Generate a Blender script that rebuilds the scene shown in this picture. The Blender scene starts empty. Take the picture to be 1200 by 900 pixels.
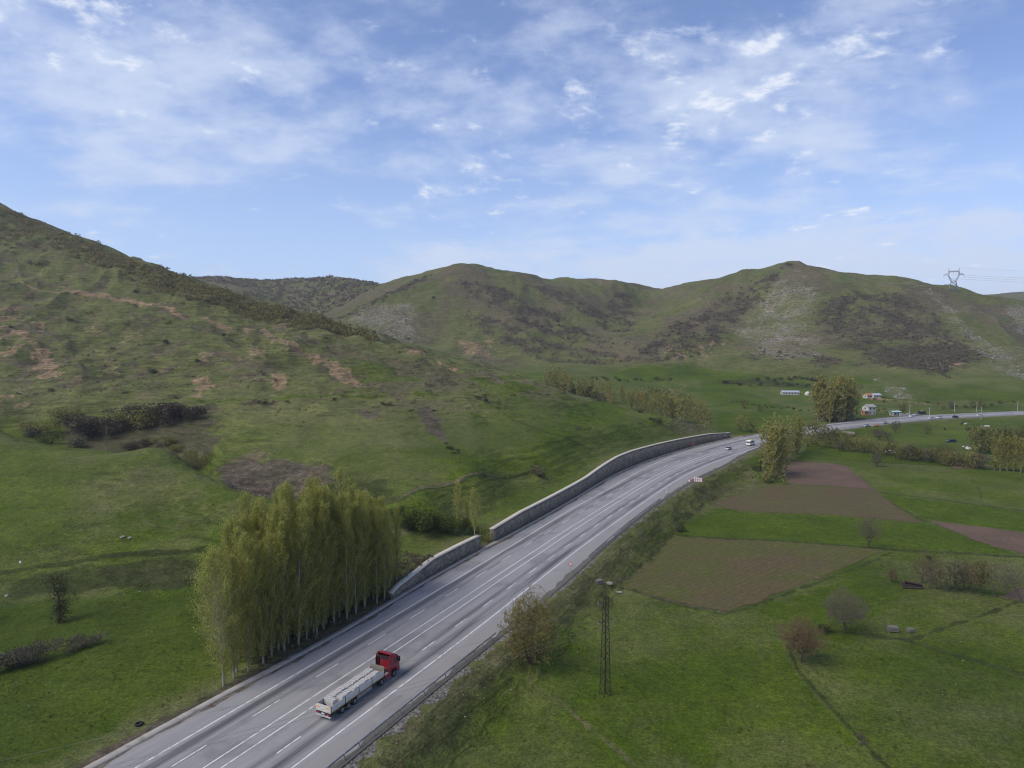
import bpy, bmesh, math, random
import numpy as np
from mathutils import Vector, Matrix
random.seed(7); RNG = np.random.default_rng(7)
S = bpy.context.scene
COL = S.collection
# ------------------------------------------------------------------ camera
CAM_H, F, PITCH = 50.0, 800.0, math.atan(50/800.0)
cam_d = bpy.data.cameras.new('camera'); cam_d.sensor_width = 36; cam_d.lens = 24
cam_d.clip_start = 0.5; cam_d.clip_end = 20000
cam = bpy.data.objects.new('camera', cam_d); COL.objects.link(cam)
cam.location = (0, 0, CAM_H); cam.rotation_euler = (math.pi/2-PITCH, 0, 0)
S.camera = cam
SA, CA = math.sin(PITCH), math.cos(PITCH)
def rays(p):
    p = np.atleast_2d(np.array(p, float)); u = (p[:,0]-600)/F; v = (450-p[:,1])/F
    return np.c_[u, CA+v*SA, -SA+v*CA]
def at_y(px, py, y):                 # survey point: bearing, elevation and distance
    d = rays((px, py))[0]; t = y/d[1]
    return d[0]*t, y, CAM_H+d[2]*t
def on_plane(p, z=0.0):
    d = rays(p); t = (z-CAM_H)/d[:,2]
    return np.c_[d[:,0]*t, d[:,1]*t]
# ------------------------------------------------------------------ noise
def _hash(ix, iy, seed):
    h = (ix.astype(np.int64)*374761393 + iy.astype(np.int64)*668265263 + seed*1442695041) & 0xffffffff
    h = ((h ^ (h >> 13))*1274126177) & 0xffffffff
    return h ^ (h >> 16)
def perlin(x, y, seed=0):
    x0 = np.floor(x); y0 = np.floor(y); fx = x-x0; fy = y-y0
    def g(dx, dy):
        a = (_hash(x0+dx, y0+dy, seed) & 1023)*(2*math.pi/1024)
        return np.cos(a)*(fx-dx)+np.sin(a)*(fy-dy)
    sx = fx*fx*fx*(fx*(fx*6-15)+10); sy = fy*fy*fy*(fy*(fy*6-15)+10)
    a = g(0,0); a = a+sx*(g(1,0)-a); b = g(0,1); b = b+sx*(g(1,1)-b)
    return (a+sy*(b-a))*1.5
def fbm(x, y, wl, oct=4, seed=0, gain=.5):
    s = 0; a = 1.; f = 1./wl
    for i in range(oct):
        s = s+a*perlin(x*f+17.3*i, y*f-9.1*i, seed+i); a *= gain; f *= 2.03
    return s
def sstep(a, b, x):
    t = np.clip((x-a)/(b-a), 0, 1); return t*t*(3-2*t)
# ------------------------------------------------------------------ road alignment (plan)
LE = [(158.4,900),(290,822.8),(432.2,740),(560,663),(620,627.6),(673.8,593.3),(700,581.3),(762,546),(824.4,521.8)]
CL = [(238.4,900),(290,866.6),(483.8,740),(560,690.2),(620,648.9),(684.4,607.6),(700,598),(760,562.2),(771,553.8),(842,528.9)]
RE = [(341.6,900),(490,788.9),(528.4,760),(625.8,684),(684,638.7),(700,627.6),(760,584.4),(785,568)]
PL = [(99,900),(203.8,842),(260.7,811),(290,798.7),(361,757.8),(405.6,740),(450,706),(466,698),(508,673),(562,643.6),(579.6,635),
      (631,607.6),(684.4,576.4),(711,559.6),(748,543.6),(806.7,524.4),(855,513.4),(887,509),(946,500),(1000,493.3),(1050,488.4),(1100,485.8),(1200,481.5)]
PR = [(398,898),(498,816),(560,765),(640,702),(677,669),(720,630),(762,596),(785,580),(850,546),(884,526),(947,509.5),(973,505.5),(1000,501.8),(1057.8,495),(1100,491.1),(1200,486.2)]
clp = on_plane(CL)
right = on_plane([(886,517),(946,504.8),(1000,497.4),(1054,491.8),(1100,488.4),(1200,483.8)])
mid = np.vstack([clp[:-1], right])
# the median centre lies 0.93 m right of the centre-left line
h0 = math.radians(27.0)
mid[:len(clp)-1] += np.array([math.cos(h0), -math.sin(h0)])*0.93
d0 = np.array([math.sin(h0), math.cos(h0)])
d1 = mid[-1]-mid[-2]; d1 /= np.linalg.norm(d1)
mid = np.vstack([mid[0]-d0*90, mid[0]-d0*45, mid, mid[-1]+d1*150, mid[-1]+d1*400])
def resample(P, step):
    L = np.r_[0, np.cumsum(np.linalg.norm(np.diff(P, axis=0), axis=1))]
    n = int(L[-1]/step); s = np.linspace(0, L[-1], n+1)
    return np.c_[np.interp(s, L, P[:,0]), np.interp(s, L, P[:,1])]
C = resample(mid, 2.0)
for _ in range(60):
    C[1:-1] = .25*C[:-2]+.5*C[1:-1]+.25*C[2:]
CS = np.r_[0, np.cumsum(np.linalg.norm(np.diff(C, axis=0), axis=1))]
CT = np.gradient(C, axis=0); CT /= np.linalg.norm(CT, axis=1)[:,None]
CN = np.c_[CT[:,1], -CT[:,0]]            # to the right
def road_sd(x, y):
    x = np.asarray(x, float).ravel(); y = np.asarray(y, float).ravel()
    s = np.empty(len(x)); d = np.empty(len(x)); sub = C[::3]; ca, cb = sub[:-1], sub[1:]
    for i in range(0, len(x), 60000):
        xx, yy = x[i:i+60000], y[i:i+60000]
        dd = (xx[:,None]-C[None,::4,0])**2+(yy[:,None]-C[None,::4,1])**2
        k = np.clip(np.argmin(dd, 1)*4, 0, len(C)-1)
        for _ in range(3):               # refine along the tangent
            p = (xx-C[k,0])*CT[k,0]+(yy-C[k,1])*CT[k,1]
            k = np.clip(k+np.round(p/2.0).astype(int), 0, len(C)-1)
        p = (xx-C[k,0])*CT[k,0]+(yy-C[k,1])*CT[k,1]
        s[i:i+60000] = CS[k]+p; d[i:i+60000] = (xx-C[k,0])*CN[k,0]+(yy-C[k,1])*CN[k,1]
    return s, d
def off_table(pix):
    P = on_plane(pix); s, d = road_sd(P[:,0], P[:,1]); o = np.argsort(s)
    ss, dd = s[o], d[o]; g = np.arange(0, CS[-1], 4.0); v = np.interp(g, ss, dd)
    k = np.exp(-0.5*(np.arange(-6,7)/3.2)**2); k /= k.sum()
    v = np.convolve(np.pad(v, 6, mode='edge'), k, 'valid')
    return lambda q: np.interp(q, g, v)
_o = off_table(CL)                          # settle the alignment on the surveyed centre line
for _ in range(2):
    C = C+CN*((_o(CS)+.93)*(1-sstep(415, 470, CS))*sstep(70,90,CS))[:,None]
    CS = np.r_[0, np.cumsum(np.linalg.norm(np.diff(C, axis=0), axis=1))]
    CT = np.gradient(C, axis=0); CT /= np.linalg.norm(CT, axis=1)[:,None]; CN = np.c_[CT[:,1], -CT[:,0]]
    _o = off_table(CL)
    K_ = np.exp(-.5*(np.arange(-30,31)/11.)**2); K_ /= K_.sum()
    for ax in (0,1):                          # an even curve, as surveyed roads have
        e0 = C[0,ax]-(C[1:31,ax]-C[0,ax])[::-1]; e1 = C[-1,ax]+(C[-1,ax]-C[-31:-1,ax])[::-1]
        C[:,ax] = np.convolve(np.r_[e0, C[:,ax], e1], K_, 'valid')
    CS = np.r_[0, np.cumsum(np.linalg.norm(np.diff(C, axis=0), axis=1))]
    CT = np.gradient(C, axis=0); CT /= np.linalg.norm(CT, axis=1)[:,None]; CN = np.c_[CT[:,1], -CT[:,0]]
    _o = off_table(CL)
offPL, offLE, offCL, offRE, offPR = [off_table(q) for q in (PL, LE, CL, RE, PR)]
def road_pt(s, d, z=0.0):
    x = np.interp(s, CS, C[:,0])+np.interp(s, CS, CN[:,0])*d
    y = np.interp(s, CS, C[:,1])+np.interp(s, CS, CN[:,1])*d
    return np.stack([x, y, np.zeros_like(x)+z], -1)
def s_of(px, py, z=0.0):
    P = on_plane((px, py), z); s, d = road_sd(P[:,0], P[:,1]); return float(s[0]), float(d[0])
W1a, W1b, W2a, W2b = s_of(460,702)[0], s_of(563,643)[0], s_of(578,635)[0], s_of(856,513.5)[0]
WH = [(460,702,.9),(466,698,1.6),(491,683,2.4),(509,673,3.2),(540,655,3.2),(562,643.6,3.1),(579,635,3.1),(613,617,3.9),(650,596,3.9),(676,581,3.9),(690,573,4.0),(702,566,4.6),
      (714,558,5.3),(727,553,5.8),(744,546,5.9),(771,535.5,5.4),(806,524.4,4.6),(832,518,4.0),(852,514,2.8)]
_ws = np.array([s_of(a,b)[0] for a,b,_ in WH]); _wh = np.array([c for _,_,c in WH])
def wall_h(s):
    h = np.interp(s, _ws, _wh)
    return np.where(((s > W1a)&(s < W1b))|((s > W2a)&(s < W2b)), h, 0.)
# ------------------------------------------------------------------ terrain survey: (px, py, distance)
SV = [
 # left ridge, from the hill down to the road
 (-200,165,880),(-100,203,830),(0,242,770),(100,281,725),(150,300,690),(200,319,660),(250,336,630),(300,352,600),(350,366,575),(400,380,545),(450,394,510),(500,409,475),(560,428,435),(600,440,415),(640,453,395),(700,470,372),(760,485,352),(815,500,338),
 # hill face
 (-200,480,300),(-200,380,450),(-200,280,640),(0,480,300),(0,430,370),(0,380,450),(0,330,560),(0,280,680),
 (80,440,350),(80,390,440),(80,335,570),(150,450,340),(150,400,430),(150,350,540),(225,455,335),(225,400,430),(225,355,540),(300,440,345),(300,400,430),(300,375,520),
 (380,445,330),(380,410,430),(450,450,320),(450,420,400),(510,460,310),(510,432,390),(560,470,300),(560,447,365),(640,475,310),(640,500,275),(600,490,280),(700,500,292),(700,485,330),(740,520,262),(780,507,302),(760,497,325),
 # bench and earth bank
 (200,475,300),(300,490,268),(300,470,300),(380,490,265),(450,485,270),(380,520,235),(300,520,238),(450,515,235),(520,510,245),(560,520,235),(520,545,205),(560,560,195),(600,560,212),(600,530,232),(650,545,222),(680,530,246),
 (255,540,226),(320,540,217),(385,545,206),(330,583,197),(275,571,206),(385,585,186),(450,545,204),(450,590,172),(500,600,165),(540,600,177),(470,640,150),
 # upper meadow crest and slope
 (-150,495,265),(0,505,258),(61,523,238),(104,529,232),(150,530,228),(184,526,228),(208,534,218),(238,555,203),(265,568,193),(304,582,181),(326,588,174),
 (0,560,200),(0,610,168),(100,570,190),(100,620,160),(200,590,175),(200,625,157),(300,620,154),
 (-100,680,141),(0,671,143),(60,661,146),(120,653,148),(180,648,149),(240,643,150),(-100,706,131),(20,699,134),(100,688,138),(180,686,138.5),(240,680,140),
 # middle and right far hills
 (435,346,1150),(460,335,1180),(500,321,1195),(545,310,1200),(600,319,1220),(660,327,1250),(720,331,1280),(780,335,1300),(820,330,1270),(870,317,1190),(925,308,1120),(980,315,1100),(1050,325,1075),(1117,336,1045),(1200,355,1000),(1300,385,950),
 (545,360,1050),(545,400,930),(480,370,1000),(430,372,1000),(480,395,930),(640,360,1090),(640,400,960),(700,400,960),(735,372,1120),(715,350,1210),(720,405,930),(765,352,1230),
 (840,350,1050),(800,380,960),(750,412,870),(880,375,960),(870,410,850),(930,360,960),(930,410,800),(1000,370,910),(1000,420,750),(1100,370,890),(1100,420,720),(1200,400,820),(1200,440,650),(1300,430,700),
 # feet of the hills, tributary valley
 (600,421,880),(660,427,850),(720,430,840),(760,440,780),(830,440,770),(930,455,690),(1000,465,605),(1100,467,585),(1200,467,575),(1320,468,570),(880,468,600),(860,490,455),(800,465,640),(840,478,540),
 # back ranges
 (200,330,1800),(250,325,1800),(340,328,1800),(400,326,1800),(435,334,1760),(480,348,1700),(380,362,1350),(340,352,1500),
 (1180,347,3000),(1230,343,3000),(1300,338,3000),(1400,330,3000),(1100,352,3000),
]
SD = [ # (px, distance, z) measured directly
 (-200,80,-.3),(0,80,0),(100,85,0),(0,100,0),(200,100,0),(-150,110,0),(100,120,0.2),(200,122,.2),(-500,100,0),(-500,200,8),(-500,400,60),(-500,800,250),(-500,1500,260),(-150,1500,260),(0,1300,200),
 (304,194,4),(238,221,5.5),(200,240,6),(160,255,6.5),(100,262,8),(60,272,9),(0,284,12),(350,186,5),(400,170,4),
 (815,385,2),(760,425,3.5),(700,480,5.5),(640,560,9),(560,650,15),(450,720,36),(350,800,62),(200,900,100),(500,800,30),
 (860,560,0),(900,520,-.5),(760,560,3),(760,650,6),(700,700,10),
 (300,80,0),(300,110,0),(420,135,0),(560,160,.5),(700,210,0),(800,290,0),(870,345,0),(960,430,0),(1060,445,0),(1200,470,0),(1350,520,0),
 (450,72,-4),(580,80,-4),(700,75,-4),(900,80,-4),(1200,75,-4),(1500,80,-4),(640,108,-4),(800,110,-4),(1000,115,-4),(1200,120,-4),(1500,130,-4),(740,150,-4),(900,160,-4),(1100,165,-4),(1300,170,-4),
 (810,200,-4),(900,215,-4),(1050,230,-3.8),(1200,240,-3.6),(1500,260,-3.4),(880,270,-3.8),(960,300,-3.2),(1080,320,-3),(1250,340,-2.6),(930,350,-2.6),(1010,385,-2.2),(1100,400,-2),(1250,420,-1.8),(1050,500,-.5),(1200,530,-.5),(960,520,-.5),
 (400,2400,120),(600,1650,90),(800,1700,90),(925,1500,110),(1050,1450,100),(1200,1400,70),(600,2600,60),(900,2600,60),(1300,1700,90),(0,3000,200),(600,4000,80),(1250,4000,180),(1500,1100,150),(1500,600,20),(1500,4000,200),(0,4000,150),(300,48,0),(0,48,0),(600,48,-4),(1200,48,-4),
]
cp = np.array([at_y(*q) for q in SV]+[((px-600)/F*y/CA, y, z) for px, y, z in SD])
KU = 2.4
cu, cv, cz = cp[:,0]/cp[:,1]*KU, np.log(cp[:,1]), cp[:,2]
def _phi(r2): return .5*r2*np.log(r2+1e-12)
n = len(cu)
A = np.zeros((n+3, n+3)); A[:n,:n] = _phi((cu[:,None]-cu)**2+(cv[:,None]-cv)**2)+np.eye(n)*2e-4
A[:n,n:] = np.c_[np.ones(n), cu, cv]; A[n:,:n] = A[:n,n:].T
TW = np.linalg.solve(A, np.r_[cz, 0,0,0])
def tps(U, V):
    U = U*KU; out = TW[n]+TW[n+1]*U+TW[n+2]*V
    for i in range(n):
        out += TW[i]*_phi((U-cu[i])**2+(V-cv[i])**2)
    return out
# grid in bearing and log distance: fine near, coarse far, everywhere about one sample per half metre nearby
NU, NV = 1280, 1120
gU = np.linspace(-1.2, 1.2, NU); gV = np.linspace(math.log(44), math.log(4200), NV)
# coarse solve then bicubic-ish upsample
def base_grid():
    kU, kV = NU//4+1, NV//4+1
    a, b = np.linspace(-1.2, 1.2, kU), np.linspace(gV[0], gV[-1], kV)
    Z = tps(*np.meshgrid(a, b))
    def up(Z, src, dst):                    # Catmull-Rom along axis 0
        t = (dst-src[0])/(src[1]-src[0]); i = np.clip(np.floor(t).astype(int), 0, len(src)-2); f = (t-i)[:,None]
        p0, p1, p2, p3 = Z[np.clip(i-1,0,None)], Z[i], Z[i+1], Z[np.clip(i+2,None,len(src)-1)]
        return .5*((2*p1)+(p2-p0)*f+(2*p0-5*p1+4*p2-p3)*f*f+(3*p1-p0-3*p2+p3)*f**3)
    Z = up(Z, b, gV); return up(Z.T.copy(), a, gU).T.copy()
GZ0 = base_grid()
GX = gU[None,:]*np.exp(gV)[:,None]; GY = np.repeat(np.exp(gV)[:,None], NU, 1)
GS, GD = [q.reshape(GX.shape) for q in road_sd(GX, GY)]
DL = offPL(GS)-GD                           # beyond the left edge
DR = GD-offPR(GS)                           # beyond the right edge
droad = np.maximum(DL, DR)
# relief: hills get gullies and hummocks, farmland is nearly even
hill = sstep(8, 30, GZ0)*sstep(10, 60, droad)
far = sstep(620, 900, GY)
gul = 1-np.abs(fbm(GX+25*fbm(GX,GY,180,2,41), GY*.55, 120, 4, 5))*1.6
near_hill = hill*(1-far)
Zt = GZ0 + far*hill*(6*gul-3.8+1.4*fbm(GX,GY,45,4,9))
g2 = 1-np.abs(fbm(GX*.8+GY*.35, GY*.5-GX*.15, 46, 3, 15))*1.7
Zt += near_hill*(4.6*(g2-.5)*sstep(12,50,GZ0)+1.5*fbm(GX,GY,22,4,19)+1.1*(.5-np.abs(fbm(GX*.9+GY*.3,GY*.6,15,3,21)))+.35*np.abs(fbm(GX,GY,5,2,23)))
left_low = sstep(4, 25, DL)*(1-hill)*sstep(0,1,DL)
Zt += left_low*(.35*fbm(GX,GY,18,3,29)+.12*fbm(GX,GY,3.5,2,31))
Zt += sstep(4,16,DR)*(.16*fbm(GX,GY,30,3,33)+.05*fbm(GX,GY,4,2,35))
bankR = sstep(0,2,DR)*(1-sstep(9,16,DR))
Zt += bankR*(.35*fbm(GX,GY,5,3,37))
# fit to the road corridor
wh = wall_h(GS)
hasw = wh > .05
zl = np.where(hasw, np.where(DL < .45, -.12, wh-.12 + (Zt-wh+.12)*sstep(2.5, 22, DL)), -.12+(Zt+.12)*sstep(.3, 9, DL))
zr = -.12+(Zt+.12)*sstep(.4, 10.5, DR)
GZ = np.where(DL > 0, zl, np.where(DR > 0, zr, -.14))
def H(x, y):
    x = np.asarray(x, float); y = np.asarray(y, float)
    a = np.clip((x/y-gU[0])/(gU[1]-gU[0]), 0, NU-1.001); b = np.clip((np.log(y)-gV[0])/(gV[1]-gV[0]), 0, NV-1.001)
    i, j = a.astype(int), b.astype(int); f, g = a-i, b-j
    return (GZ[j,i]*(1-f)+GZ[j,i+1]*f)*(1-g)+(GZ[j+1,i]*(1-f)+GZ[j+1,i+1]*f)*g
YM = np.exp(np.arange(math.log(46), math.log(4100), .0015))
def hit(px, py, ymin=0):                    # where a sight line meets the ground
    d = rays((px, py))[0]; t = YM/d[1]; z = CAM_H+d[2]*t; h = H(d[0]*t, YM)
    k = np.nonzero((z < h)&(YM > ymin))[0]
    k = k[0] if len(k) else len(YM)-1
    return d[0]*t[k], YM[k], float(h[k])
def hitsxy(pts, ymin=0): return np.array([hit(a, b, ymin)[:2] for a, b in pts])
# ------------------------------------------------------------------ region masks in plan
def sdf_poly(P, ok=None, pad=40):
    out = np.full(GX.shape, 1e3)
    m = (GX > P[:,0].min()-pad)&(GX < P[:,0].max()+pad)&(GY > P[:,1].min()-pad)&(GY < P[:,1].max()+pad)
    x, y = GX[m], GY[m]; d = np.full(len(x), 1e9); ins = np.zeros(len(x), bool)
    for a, b in zip(P, np.roll(P, -1, 0)):
        e = b-a; t = np.clip(((x-a[0])*e[0]+(y-a[1])*e[1])/(e@e+1e-9), 0, 1)
        d = np.minimum(d, (x-a[0]-t*e[0])**2+(y-a[1]-t*e[1])**2)
        c = (a[1] > y) != (b[1] > y)
        ins ^= c & (x < (b[0]-a[0])*(y-a[1])/(b[1]-a[1]+1e-12)+a[0])
    d = np.sqrt(d); out[m] = np.where(ins, -d, d); return out
def sdf_line(P, pad=30):
    out = np.full(GX.shape, 1e3)
    m = (GX > P[:,0].min()-pad)&(GX < P[:,0].max()+pad)&(GY > P[:,1].min()-pad)&(GY < P[:,1].max()+pad)
    x, y = GX[m], GY[m]; d = np.full(len(x), 1e9)
    for a, b in zip(P[:-1], P[1:]):
        e = b-a; t = np.clip(((x-a[0])*e[0]+(y-a[1])*e[1])/(e@e+1e-9), 0, 1)
        d = np.minimum(d, (x-a[0]-t*e[0])**2+(y-a[1]-t*e[1])**2)
    out[m] = np.sqrt(d); return out
LAY = {k: np.zeros(GX.shape, np.float32) for k in ('lush','dry','soil','rock','brush','orange','dark','gravel')}
NZ = {w: fbm(GX, GY, w, 4, 51+i) for i, w in enumerate((3, 9, 30, 110))}
def nz(w): return NZ[w]
def paint(layer, pts, soft=2., wob=2., wl=9, amt=1., break_=0., ymin=0, bwl=9):
    d = sdf_poly(hitsxy(pts, ymin), pad=soft+wob*2+5)
    m = sstep(soft, -soft, d+wob*nz(wl))*amt
    if break_ > 0: m = m*sstep(-.25+break_, .25+break_, nz(bwl))
    LAY[layer][:] = np.maximum(LAY[layer], m)
def stroke(layer, pts, w, soft=.5, wob=.4, wl=3, amt=1., break_=-9, ymin=0):
    d = sdf_line(hitsxy(pts, ymin), pad=w+soft+wob*2+5)
    m = sstep(w+soft, w-soft, d+wob*nz(wl))*amt
    if break_ > -9: m = m*sstep(break_-.2, break_+.2, nz(9))
    LAY[layer][:] = np.maximum(LAY[layer], m)
def erase(layer, pts, soft=2., ymin=0):
    d = sdf_poly(hitsxy(pts, ymin)); LAY[layer][:] *= 1-sstep(soft, -soft, d)
# ------------------------------------------------------------------ object helpers
def tag(o, label=None, cat=None, group=None, kind=None):
    if label: o['label'] = label
    if cat: o['category'] = cat
    if group: o['group'] = group
    if kind: o['kind'] = kind
    return o
def link(name, data, parent=None):
    o = bpy.data.objects.new(name, data); COL.objects.link(o)
    if parent: o.parent = parent
    return o
def empty(name, loc=(0,0,0), rz=0., scale=1.):
    o = link(name, None); o.location = loc; o.rotation_euler = (0,0,rz); o.scale = (scale,)*3 if not hasattr(scale,'__len__') else scale
    o.empty_display_size = .5; return o
def np_mesh(name, V, Fc, mats, midx=None, smooth=False):
    V = np.asarray(V, np.float32); me = bpy.data.meshes.new(name)
    me.vertices.add(len(V)); me.vertices.foreach_set('co', V.ravel())
    Fc = np.asarray(Fc, np.int32); k = Fc.shape[1]
    me.loops.add(Fc.size); me.loops.foreach_set('vertex_index', Fc.ravel())
    me.polygons.add(len(Fc)); me.polygons.foreach_set('loop_start', np.arange(0, Fc.size, k, dtype=np.int32))
    try: me.polygons.foreach_set('loop_total', np.full(len(Fc), k, np.int32))
    except Exception: pass
    for m in (mats if isinstance(mats, (list, tuple)) else [mats]): me.materials.append(m)
    if midx is not None: me.polygons.foreach_set('material_index', np.asarray(midx, np.int32))
    if smooth: me.polygons.foreach_set('use_smooth', np.ones(len(Fc), bool))
    me.update(calc_edges=True); me.validate(); return me
class MB:                                  # collects shapes into one mesh
    def __init__(s): s.v = []; s.f = []
    def add(s, v, f):
        o = len(s.v); s.v += [tuple(q) for q in v]; s.f += [tuple(i+o for i in q) for q in f]; return s
    def box(s, x0, x1, y0, y1, z0, z1, M=None):
        v = [(x,y,z) for z in (z0,z1) for x,y in ((x0,y0),(x1,y0),(x1,y1),(x0,y1))]
        if M: v = [M@Vector(q) for q in v]
        return s.add(v, [(3,2,1,0),(4,5,6,7),(0,1,5,4),(1,2,6,5),(2,3,7,6),(3,0,4,7)])
    def bar(s, a, b, r, r2=None, n=4, cap=True):
        a, b = Vector(a), Vector(b); d = (b-a).normalized() if (b-a).length > 1e-6 else Vector((0,0,1))
        u = d.orthogonal().normalized(); w = d.cross(u); r2 = r if r2 is None else r2
        v = [a+(u*math.cos(t)+w*math.sin(t))*r for t in (2*math.pi*(i+.5)/n for i in range(n))]+[b+(u*math.cos(t)+w*math.sin(t))*r2 for t in (2*math.pi*(i+.5)/n for i in range(n))]
        f = [(i,(i+1)%n,n+(i+1)%n,n+i) for i in range(n)]
        if cap: f += [tuple(range(n-1,-1,-1)), tuple(range(n,2*n))]
        return s.add(v, f)
    def prism(s, poly, a, b, axis='x'):    # closed outline extruded along an axis
        n = len(poly)
        P = {'x': lambda p,t:(t,p[0],p[1]), 'y': lambda p,t:(p[0],t,p[1]), 'z': lambda p,t:(p[0],p[1],t)}[axis]
        v = [P(p,a) for p in poly]+[P(p,b) for p in poly]
        return s.add(v, [(i,(i+1)%n,n+(i+1)%n,n+i) for i in range(n)]+[tuple(range(n-1,-1,-1)), tuple(range(n,2*n))])
    def build(s, name, mat, parent=None, bevel=0., smooth=False, loc=None):
        me = bpy.data.meshes.new(name); me.from_pydata(s.v, [], s.f); me.update()
        bm = bmesh.new(); bm.from_mesh(me); bmesh.ops.recalc_face_normals(bm, faces=bm.faces)
        if bevel: bmesh.ops.bevel(bm, geom=list(bm.edges), offset=bevel, segments=2, affect='EDGES', clamp_overlap=True)
        if smooth:
            for q in bm.faces: q.smooth = True
        bm.to_mesh(me); bm.free()
        for m in (mat if isinstance(mat, (list, tuple)) else [mat]): me.materials.append(m)
        o = link(name, me, parent)
        if loc: o.location = loc
        return o
def copy_tree(o, parent=None):
    c = o.copy(); COL.objects.link(c)
    if parent: c.parent = parent
    for ch in list(o.children): copy_tree(ch, c)
    return c
# ------------------------------------------------------------------ materials
class NT:
    def __init__(s, mat): s.t = mat.node_tree; s.t.nodes.clear()
    def n(s, kind, **kw):
        q = s.t.nodes.new(kind)
        for k, v in kw.items():
            if k.startswith('i_'):
                key = k[2:]; key = int(key) if key.isdigit() else key.replace('_',' ')
                q.inputs[key].default_value = v
            else: setattr(q, k, v)
        return q
    def l(s, a, b): s.t.links.new(a, b)
    def put(s, q, key, v):
        if hasattr(v, 'is_output'): s.l(v, q.inputs[key])
        else: q.inputs[key].default_value = v
    def noise(s, vec, scale, detail=4, rough=.55, dist=0., lo=None, hi=None):
        q = s.n('ShaderNodeTexNoise'); s.l(vec, q.inputs['Vector'])
        q.inputs['Scale'].default_value = scale; q.inputs['Detail'].default_value = detail; q.inputs['Roughness'].default_value = rough; q.inputs['Distortion'].default_value = dist
        o = q.outputs['Fac']
        return o if lo is None else s.remap(o, lo, hi)
    def remap(s, v, lo, hi, a=0., b=1., smooth=True):
        q = s.n('ShaderNodeMapRange'); q.interpolation_type = 'SMOOTHSTEP' if smooth else 'LINEAR'
        s.put(q, 0, v); q.inputs[1].default_value = lo; q.inputs[2].default_value = hi; q.inputs[3].default_value = a; q.inputs[4].default_value = b
        return q.outputs[0]
    def math(s, op, a, b=0., c=None):
        q = s.n('ShaderNodeMath'); q.operation = op; s.put(q, 0, a); s.put(q, 1, b)
        if c is not None: s.put(q, 2, c)
        return q.outputs[0]
    def mix(s, f, a, b, mode='MIX'):
        q = s.n('ShaderNodeMix'); q.data_type = 'RGBA'; q.blend_type = mode
        s.put(q, 0, f); s.put(q, 6, a if hasattr(a,'is_output') else (*a[:3],1)); s.put(q, 7, b if hasattr(b,'is_output') else (*b[:3],1))
        return q.outputs[2]
    def out(s, sh): s.l(sh, s.n('ShaderNodeOutputMaterial').inputs[0])
    def pos(s): return s.n('ShaderNodeNewGeometry').outputs['Position']
    def obj(s): return s.n('ShaderNodeTexCoord').outputs['Object']
    def scaled(s, v, sc):
        q = s.n('ShaderNodeVectorMath'); q.operation = 'MULTIPLY'; s.l(v, q.inputs[0]); q.inputs[1].default_value = sc; return q.outputs[0]
    def bsdf(s, col, rough=.8, metal=0., spec=.3, normal=None):
        q = s.n('ShaderNodeBsdfPrincipled'); s.put(q, 'Base Color', col if hasattr(col,'is_output') else (*col[:3],1)); s.put(q, 'Roughness', rough); s.put(q, 'Metallic', metal); q.inputs['Specular IOR Level'].default_value = spec
        if normal is not None: s.l(normal, q.inputs['Normal'])
        return q.outputs[0]
    def bump(s, h, strength=.5, dist=.1):
        q = s.n('ShaderNodeBump'); q.inputs['Strength'].default_value = strength; q.inputs['Distance'].default_value = dist; s.l(h, q.inputs['Height']); return q.outputs[0]
def mat(name):
    m = bpy.data.materials.new(name); m.use_nodes = True; return m, NT(m)
def plain(name, col, rough=.6, metal=0., var=.25, scale=2., spec=.3, dirt=None, dscale=1.2):
    m, t = mat(name); v = t.obj()
    f = t.noise(v, scale, 5, .6)
    c = t.mix(f, [q*(1-var) for q in col], [min(1,q*(1+var)) for q in col])
    if dirt: c = t.mix(t.math('MULTIPLY', t.noise(v, dscale, 6, .65, 0, .5, .75), .7), c, dirt)
    t.out(t.bsdf(c, rough, metal, spec)); return m
def leafmat(name, c0, c1, trans=.3):
    m, t = mat(name)
    oi = t.n('ShaderNodeObjectInfo').outputs['Random']
    f = t.math('ADD', t.math('MULTIPLY', t.noise(t.obj(), .55, 3, .6, 0, .3, .7), .7), t.math('MULTIPLY', oi, .3))
    c = t.mix(f, c0, c1)
    # every leaf a little different
    at = t.n('ShaderNodeAttribute'); at.attribute_name = 'tone'
    c = t.mix(1., c, t.mix(at.outputs['Fac'], (.62,.62,.62), (1.3,1.3,1.25)), 'MULTIPLY')
    a = t.bsdf(c, .75, 0, .15); b = t.n('ShaderNodeBsdfTranslucent'); t.l(c, b.inputs[0])
    x = t.n('ShaderNodeMixShader'); x.inputs[0].default_value = trans; t.l(a, x.inputs[1]); t.l(b.outputs[0], x.inputs[2])
    t.out(x.outputs[0]); return m
# ================================================================== ground masks
z_hill = hill
# general character of the hillsides
gen = sstep(.05, .45, nz(30)+.35*nz(9))
LAY['dry'][:] = np.maximum(LAY['dry'], near_hill*gen*.75+far*hill*sstep(-.35,.4,nz(110)+.3*nz(9))*.9)
LAY['soil'][:] = np.maximum(LAY['soil'], near_hill*sstep(.42,.62,nz(30)*.6+nz(9)*.5)*.6*sstep(15,40,GZ))
LAY['brush'][:] = np.maximum(LAY['brush'], near_hill*sstep(.3,.6,fbm(GX,GY*.35,14,3,77))*.5)
# fields and farmland: a base of even green
flat = (1-hill)
LAY['lush'][:] = np.maximum(LAY['lush'], flat*sstep(1,6,droad)*(.62+.3*nz(30)+.15*nz(9)).clip(0,1))
def L(*a, **k): paint(*a, **k)
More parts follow.
